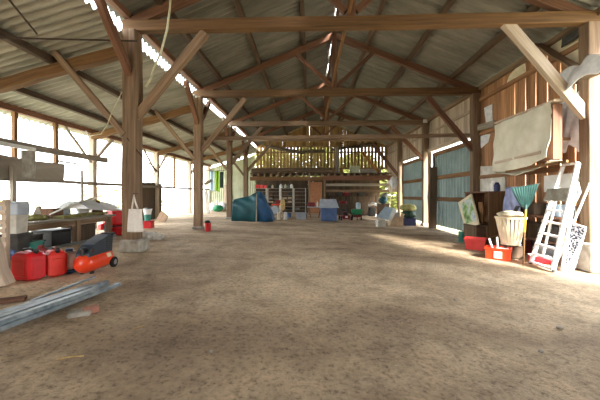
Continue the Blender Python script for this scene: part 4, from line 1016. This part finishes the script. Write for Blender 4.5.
# ------------------------------------------------------------------ right side floor row
# landscape picture board
P = [PX(459.5, 203, 4.98), PX(472.5, 194, 4.98), PX(480, 224.5, 4.78), PX(466.5, 228, 4.78)]
closed_box('dark_crate', 'dark crate under the leaning picture, behind the teal pails', V((4.86, P[3].y - .3, .02)), 0, .28, .7, P[2].z - .06, 'boards_dark', cat='crate')
mb = lean_panel('', 0, 0, [P[3], P[2], P[1], P[0]], .05)
t = thing('picture_board', 'framed landscape picture leaning at a tilt beside the green door', 'picture', P[3])
link('frame', mb, 'cream', t, world=True)
c = sum(P, V()) / 4; n = (P[2] - P[3]).cross(P[0] - P[3]).normalized()
off = .056
if n.dot(V((0, 0, CH)) - c) < 0: n = -n; off = .006
Q = [c + (q - c) * .78 + n * off + (P[1] - P[0]) * .06 for q in P]
mb = MB(); mb.f([mb.v(q) for q in (Q[3], Q[2], Q[1], Q[0])], [(0, 0), (1, 0), (1, 1), (0, 1)])
link('print', mb, 'picture', t, world=True, solid=.006)
bucket('pail', 'teal pail nearest the green door, left of a similar one', gp(461.5, 242), .1, .33, 'teal', group='teal pails')
bucket('pail', 'teal pail beside the red bin, right of a similar one', gp(468.5, 243), .1, .33, 'teal', group='teal pails')
crate('bin', 'deep red plastic bin with a pink front face by the pails', gp(477.5, 250.5) + V((.05, .2, 0)), -.55, .42, .38, .3, 'pinkred', 'bin', taper=1.15)
solo('leafy_heap', MB().blob((0, 0, .2), .36, 4, .045, (1.0, .8, .75)), 'dgreen', 'dark green heap of netting between red bin and basket', 'heap', gp(488, 240) + V((.1, .5, 0)))
solo('red_tool', MB().box((0, 0, .06), (.4, .24, .13), b=.03), 'dark_red', 'dark red case on top of the dark green heap', 'case', gp(486, 240) + V((.08, .5, .43)), .3)
t = crate('crate', 'orange red crate with its sunlit front coloured pale, full of white pipes', gp(504, 260.5) + V((.0, .2, 0)), -.6, .46, .4, .26, 'orange', 'crate', taper=1.06, panel='offwhite')  # offwhite panel paints the sunlight on the crate's front face
cr = gp(504, 260.5) + V((0, .2, 0))
for a, b2, lab in (((497, 246.5), (489, 238.5), 'short white pipe leaning out of the orange crate, left one'), ((499, 246.5), (497, 237), 'white pipe standing in the orange crate, right one')):
    solo('white_pipe', MB().tube([cr + V((-.05, .02, .03)) if 'left' in lab else cr + V((.03, .05, .03)), PY(b2[0], b2[1], cr.y + .1)], .022, 8), 'white', lab, 'pipe', cr, world=True, group='white pipes')
solo('white_bowl', MB().lathe([(.02, .0), (.09, 0), (.13, .07), (.11, .07), (.02, .02)], n=16), 'white', 'white bowl lying in the orange crate', 'bowl', cr + V((.06, -.06, .17)))
pA = PX(487.5, 238.5, 4.75); pB = PX(503.5, 233, 4.78)
solo('tool_stick', MB().tube([pA, pB], .013, 6), 'timber_tan', 'tan stick lying across the heap above the red bin', 'stick', pA, world=True)
# basket with slats (tilted) and its cloth
bl = V((4.64, 7.06, .035))
closed_box('wooden_box', 'dark wooden box under the cream slatted basket', bl + V((.09, .16, 0)), -.3, .36, .34, .29, 'boards_dark')
t = thing('slatted_basket', 'cream slatted basket tapering down, left of the rake handle', 'basket', bl + V((.05, .12, .30)), -.3)
mb = MB()
for k in range(22):
    a = 2 * PI * k / 22; c, s_ = math.cos(a), math.sin(a)
    mb.beam((c * .18, s_ * .18, .02), (c * .30, s_ * .30, .64), .055, .012, up=(c, s_, 0))
mb.lathe([(.01, .01), (.2, .01), (.2, .03), (.01, .03)], n=20)
link('slats', mb, 'cream', t)
link('rim', MB().lathe([(.292, .61), (.315, .61), (.32, .66), (.295, .66)], n=24, cap=False), 'cream', t)
solo('folded_cloth', MB().blob((0, 0, .05), .27, 3, .02, (1, .9, .25)), 'cream', 'cream folded cloth lying on the slatted basket', 'cloth', bl + V((.04, .12, .965)), smooth=True)
closed_box('maroon_box', 'dark maroon box behind the foot of the rake', gp(528, 255) + V((.15, .35, 0)), -.3, .34, .3, .34, 'dark_red')
# blue lilac bag
lp = V((5.31, PX(512, 222, 5.1).y, .0))
zt_, zb2 = PX(513, 187, 4.85).z, .5
def lil(sgn):
    def f(i, j):
        wd = (.36 - .16 * j ** 2); a = (i - .5)
        return (-.02 + sgn * (.14 * math.cos(PI * a) * (1 - .4 * j)) + .02 * math.sin(15 * a + 9 * j), -a * 2 * wd, zb2 + (zt_ - zb2) * j + .02 * math.sin(8 * a))
    return f
t = thing('wrapped_bundle', 'lilac blue plastic wrapped bundle standing behind the rake', 'bundle', (lp.x - .2, lp.y, 0.0))
link('wrapping', MB().grid(lil(-1), 16, 18).grid(lil(1), 16, 18), 'lilac_tarp', t, smooth=True, solid=.01)
link('stand', MB().box((0, 0, .27), (.22, .5, .54), b=.02), 'boards_dark', t)
pA = PX(509, 222, 4.93); pB = PX(518, 206, 4.95)
link('strap', MB().beam(pA, pB, .02, .09, up=(1, 0, 0)), 'black', t, world=True)
# rake
rb = gp(523.5, 265); rt_ = PY(527, 184, rb.y + .15)
t = thing('leaf_rake', 'green plastic leaf rake upside down with a yellow and wood handle', 'rake', rb)
hd = PY(525.8, 210, rb.y + .12)
midp = PY(524.5, 232, rb.y + .06)
link('handle', MB().tube([rb, midp], .016, 8), 'timber_tan', t, world=True)
link('yellow_sleeve', MB().tube([midp, hd], .019, 8), 'yellow', t, world=True)
Ya = rb.y + .12
def fan(i, j):
    ul = 512 + 0 * j; a = -1 + 2 * i
    u = 525.3 + a * (1.5 + 12.2 * j ** .65); v = 208 - 22 * j - 2.2 * j * a
    q = PY(u, v, Ya + .03 + .1 * j * j); q.y += .012 * math.cos(20 * PI * i); return q
rk = link('rake_head', MB().grid(fan, 60, 10), 'rake', t, world=True, smooth=False, solid=.008)
mb = MB()
for k in range(13):
    i = k / 12; mb.tube([fan(i, .1), fan(i, .6), fan(i, 1.0), fan(i, 1.0) + V((0, -.04, .015))], .006, 5)
link('tine', mb, 'rake', rk, world=True)
link('ferrule', MB().tube([hd + V((0, 0, -.05)), PY(525.9, 205, Ya + .03)], .025, 8), 'rake', t, world=True)

# ------------------------------------------------------------------ step ladder
Lb = gp(530.5, 263.5); Rb = gp(552.5, 271.5)
Yl = Lb.y; Yr = Rb.y
Lt = PY(563.5, 165, Yl + .03); Rt = PY(578, 163, Yr + .03)
t = thing('step_ladder', 'tall white aluminium step ladder with platform leaning by the right post', 'ladder', (Lb + Rb) / 2)
link('front_stile', MB().beam(Lb, Lt, .035, .075, up=(1, 0, 0)), 'alu', t, world=True)
link('front_stile', MB().beam(Rb, Rt, .04, .085, up=(1, 0, 0)), 'alu', t, world=True)
for k, v in enumerate((262, 254, 244, 233, 221.5, 210)):
    f = (264 - v) / (264 - 165); a = Lb.lerp(Lt, f); f2 = f * 1.0
    b2 = Rb.lerp(Rt, f2)
    link('tread', MB().beam(a, b2, .1, .028), 'alu', t, world=True)
fa = .70
a = Lb.lerp(Lt, fa); b2 = Rb.lerp(Rt, fa); up_ = (Lt - Lb).normalized()
link('platform', MB().beam((a + b2) / 2 - up_ * .13 + V((-.04, 0, 0)), (a + b2) / 2 + up_ * .14 + V((-.04, 0, 0)), (b2 - a).length * .98, .03, up=(1, 0, 0)), 'concrete', t, world=True)
link('top_bar', MB().beam(Lt, Rt, .05, .045), 'alu', t, world=True)
link('rear_leg', MB().beam(gp(562, 270.5), Rb.lerp(Rt, .78) + V((.06, .0, 0)), .03, .05, up=(0, 1, 0)), 'alu', t, world=True)
link('rear_leg', MB().beam(gp(541.5, 262.5), Lb.lerp(Lt, .78) + V((.06, 0, 0)), .03, .05, up=(0, 1, 0)), 'alu', t, world=True)
for q in (Lb, Rb): link('foot', MB().box(q + V((0, 0, .02)), (.06, .08, .05), b=.01), 'darkgrey', t, world=True)
link('knob', MB().tube([Rb.lerp(Rt, .62) + V((.1, .0, .0)), Rb.lerp(Rt, .70) + V((.17, .0, .06)), Rb.lerp(Rt, .76) + V((.1, .0, .12))], .025, 8), 'cream', t, world=True, smooth=True)
# white prop bar crossing behind the ladder
pA = gp(561, 268) + V((.1, .25, 0)); pB = PX(590, 183, 5.45)
solo('white_bar', MB().tube([pA, pB], .02, 8), 'white', 'long white bar leaning on the front right post beside the ladder', 'bar', pA, world=True)
# speckled panel
Pk = [gp(567, 271.5), gp(579, 271) + V((.02, .05, 0)), PX(590, 229, 5.15), PX(574, 224, 5.05)]
t = thing('speckled_panel', 'white framed panel with speckled dark pattern leaning behind the ladder', 'panel', Pk[0])
mb = lean_panel('', 0, 0, [q + V((0, .1, 0)) for q in Pk], .03); link('sheet', mb, 'speckle', t, world=True)
mb = MB()
for k in range(4): mb.tube([Pk[k] + V((0, .09, .02)), Pk[(k + 1) % 4] + V((0, .09, .02))], .018, 6)
link('frame', mb, 'white', t, world=True)
# items under and behind ladder
closed_box('toolbox', 'red toolbox with white lid beneath the ladder', gp(543, 266) + V((.18, .35, 0)), -.4, .36, .24, .16, 'red', lid='white')
closed_box('grey_case', 'bluish grey case behind the lower ladder treads', gp(556, 266) + V((.3, .55, 0)), -.3, .4, .3, .36, 'paleblue', cat='case')
closed_box('dark_case', 'dark case behind the ladder next to the maroon box', gp(541, 258) + V((.35, .5, 0)), -.2, .4, .3, .4, 'darkgrey', cat='case')

# ------------------------------------------------------------------ wires, hose, small litter
Yh = 6.0
solo('hanging_hose', MB().tube([PY(171, -8, Yh), PY(170, 8, Yh), PY(167, 30, Yh), PY(161, 52, Yh), PY(154, 68, Yh), PY(150, 80, Yh), PY(146, 87, Yh)], .022, 8), 'hose', 'pale hose hanging in a curve from the front tie beam', 'hose', PY(169, 20, Yh), world=True, smooth=True)
solo('tie_rod', MB().tube([W(-8, 37.5, 5.1), PY(137, 41, 6.05)], .016, 6), 'iron', 'thin iron rod running level from the left to the front post', 'rod', W(60, 38, 5.5), world=True)
solo('tie_rod', MB().tube([W(6, -4, 4.5), W(37, 34, 5.45)], .016, 6), 'iron', 'thin iron rod slanting under the aisle roof at top left', 'rod', W(37, 34, 5.45), world=True)
solo('wire', MB().tube([PY(122, 92, 6.0), PY(112, 112, 6.05), PY(107, 126, 6.1), PY(101, 134, 6.2), PY(90, 136, 6.3), PY(86, 131, 6.4)], .012, 6), 'hose', 'loose pale wire looping left of the front post', 'wire', PY(107, 126, 6.1), world=True, smooth=True)
solo('wire', MB().tube([PY(127, 138, 6.1), PY(140, 154, 6.15), PY(158, 172, 6.3)], .012, 6), 'iron', 'dark wire sagging right from the front post', 'wire', PY(127, 138, 6.1), world=True, smooth=True)
for u, v, r, lab in ((560, 329, .03, 'small pale stone on the floor at lower right'), (211, 352, .015, 'tiny stone on the floor below the middle of the view'), (541, 352, .02, 'small stone near the lower right corner'), (455, 300, .02, 'small stone in the middle of the right floor')):
    solo('pebble', MB().blob((0, 0, r * .4), r, 2, r * .1, (1.2, 1, .7)), 'stone', lab, 'stone', gp(u, v), group='pebbles on the dirt')
solo('straw_stick', MB().tube([(0, 0, .006), (.09, .03, .012), (.17, .05, .008)], .006, 5), 'straw', 'pale stick on the dirt near the lower left', 'stick', gp(57, 360))
solo('straw_stick', MB().tube([(0, 0, .006), (.06, .08, .01)], .006, 5), 'straw', 'short straw lying right of the metal channels', 'stick', gp(133, 330))

# ------------------------------------------------------------------ outside greenery
def bush(lab, x, y, r, h, mat, n=260, leaf=.16):
    t = thing('bush', lab, 'bush', (x, y, gz(x) - .06), random.uniform(0, 6), 'greenery outside')
    mb = MB()
    for _ in range(n):
        a, b_ = random.uniform(0, 2 * PI), random.uniform(-.9, 1); rr = r * (.55 + .45 * random.random())
        c = V((rr * math.cos(a) * math.sqrt(max(0, 1 - b_ * b_)), rr * math.sin(a) * math.sqrt(max(0, 1 - b_ * b_)), h * (.52 + .48 * b_)))
        q = Matrix.Rotation(random.uniform(0, 6), 3, 'Z') @ Matrix.Rotation(random.uniform(-1, 1), 3, 'X')
        s_ = leaf * random.uniform(.7, 1.4)
        mb.f([mb.v(c + q @ V(k)) for k in ((-s_, 0, 0), (0, -s_ * .5, 0), (s_, 0, 0), (0, s_ * .5, 0))])
    link('foliage', mb, mat, t, norm=False)
    link('stem', MB().tube([(0, 0, -.05), (.05, 0, h * .7)], [.07, .03], 6), 'bark', t)
for k, (x, y, r, h, mt, lab) in enumerate([(-14, 19, 1.0, 1.7, 'leaf_yellow', 'yellowing bush outside, seen right of the weathered panel'), (-17, 27, 1.6, 1.9, 'leaf', 'pale bush outside, far down the open left side'), (-13, 24.5, .9, 1.2, 'leaf', 'low green bush outside beside the far outer post'),
        (-16, 9.0, 1.0, 1.8, 'leaf_yellow', 'yellow bush outside, seen over the left end of the bench'), (-17, 14.5, 1.1, 1.9, 'leaf_yellow', 'yellow bush outside, left of the front post'), (-20, 12, 1.7, 2.0, 'leaf', 'wide pale green bush outside behind the bench')]):
    bush(lab, x, y, r, h, mt)
for k, (x, r, h, lab) in enumerate([(-3.5, 2.6, 5.6, 'leafy tree behind the left part of the slatted gable'), (0.5, 2.6, 6.2, 'leafy tree behind the middle of the slatted gable'), (4.4, 2.4, 5.4, 'leafy tree behind the right part of the slatted gable'), (7.6, 1.8, 4.2, 'leafy tree seen through the gap in the rear right corner')]):
    bush(lab, x, 28.0, r, h, 'leaf', 1500, .36)
# unseen end and side walls, put in to darken the floor near the camera
mb = MB(); x = -3.8
while x < 5.8:
    mb.beam((x + .12, Y0 + .1, -.02), (x + .12, Y0 + .1, rz_main(x + .12) - .1), .235, .03, up=(0, 1, 0), ch=.02); x += .24
struct('wall_front', mb, 'boards')
for nm, X, ya, yb, zt in (('wall_left.001', XL - .02, Y0, 5.4, 3.66), ('wall_right.002', 5.82, Y0, 3.0, 5.1)):
    mb = MB(); y = ya
    while y < yb:
        mb.beam((X, y + .12, -.02), (X, y + .12, zt), .235, .03, up=(1, 0, 0), ch=.02); y += .24
    struct(nm, mb, 'boards_grey')

# ------------------------------------------------------------------ lights and world
w = bpy.data.worlds.new('world'); sc.world = w; w.use_nodes = True
bg = w.node_tree.nodes['Background']; bg.inputs[0].default_value = (0.93, 0.97, 1.0, 1); bg.inputs[1].default_value = 3.8
sun = bpy.data.lights.new('sun', 'SUN'); sun.energy = 13; sun.angle = math.radians(14.0); sun.color = (1, 0.95, 0.88)
so = bpy.data.objects.new('sun', sun); COL.objects.link(so)
so.rotation_euler = V((-0.62, 1.25, -1)).to_track_quat('-Z', 'Y').to_euler(); so.location = (10, -10, 20)
vs = sc.view_settings; vs.view_transform = 'Standard'; vs.look = 'None'; vs.gamma = 1; vs.use_curve_mapping = False; vs.exposure = 1.4
sc.cycles.use_denoising = True; sc.cycles.max_bounces = 12; sc.cycles.diffuse_bounces = 8
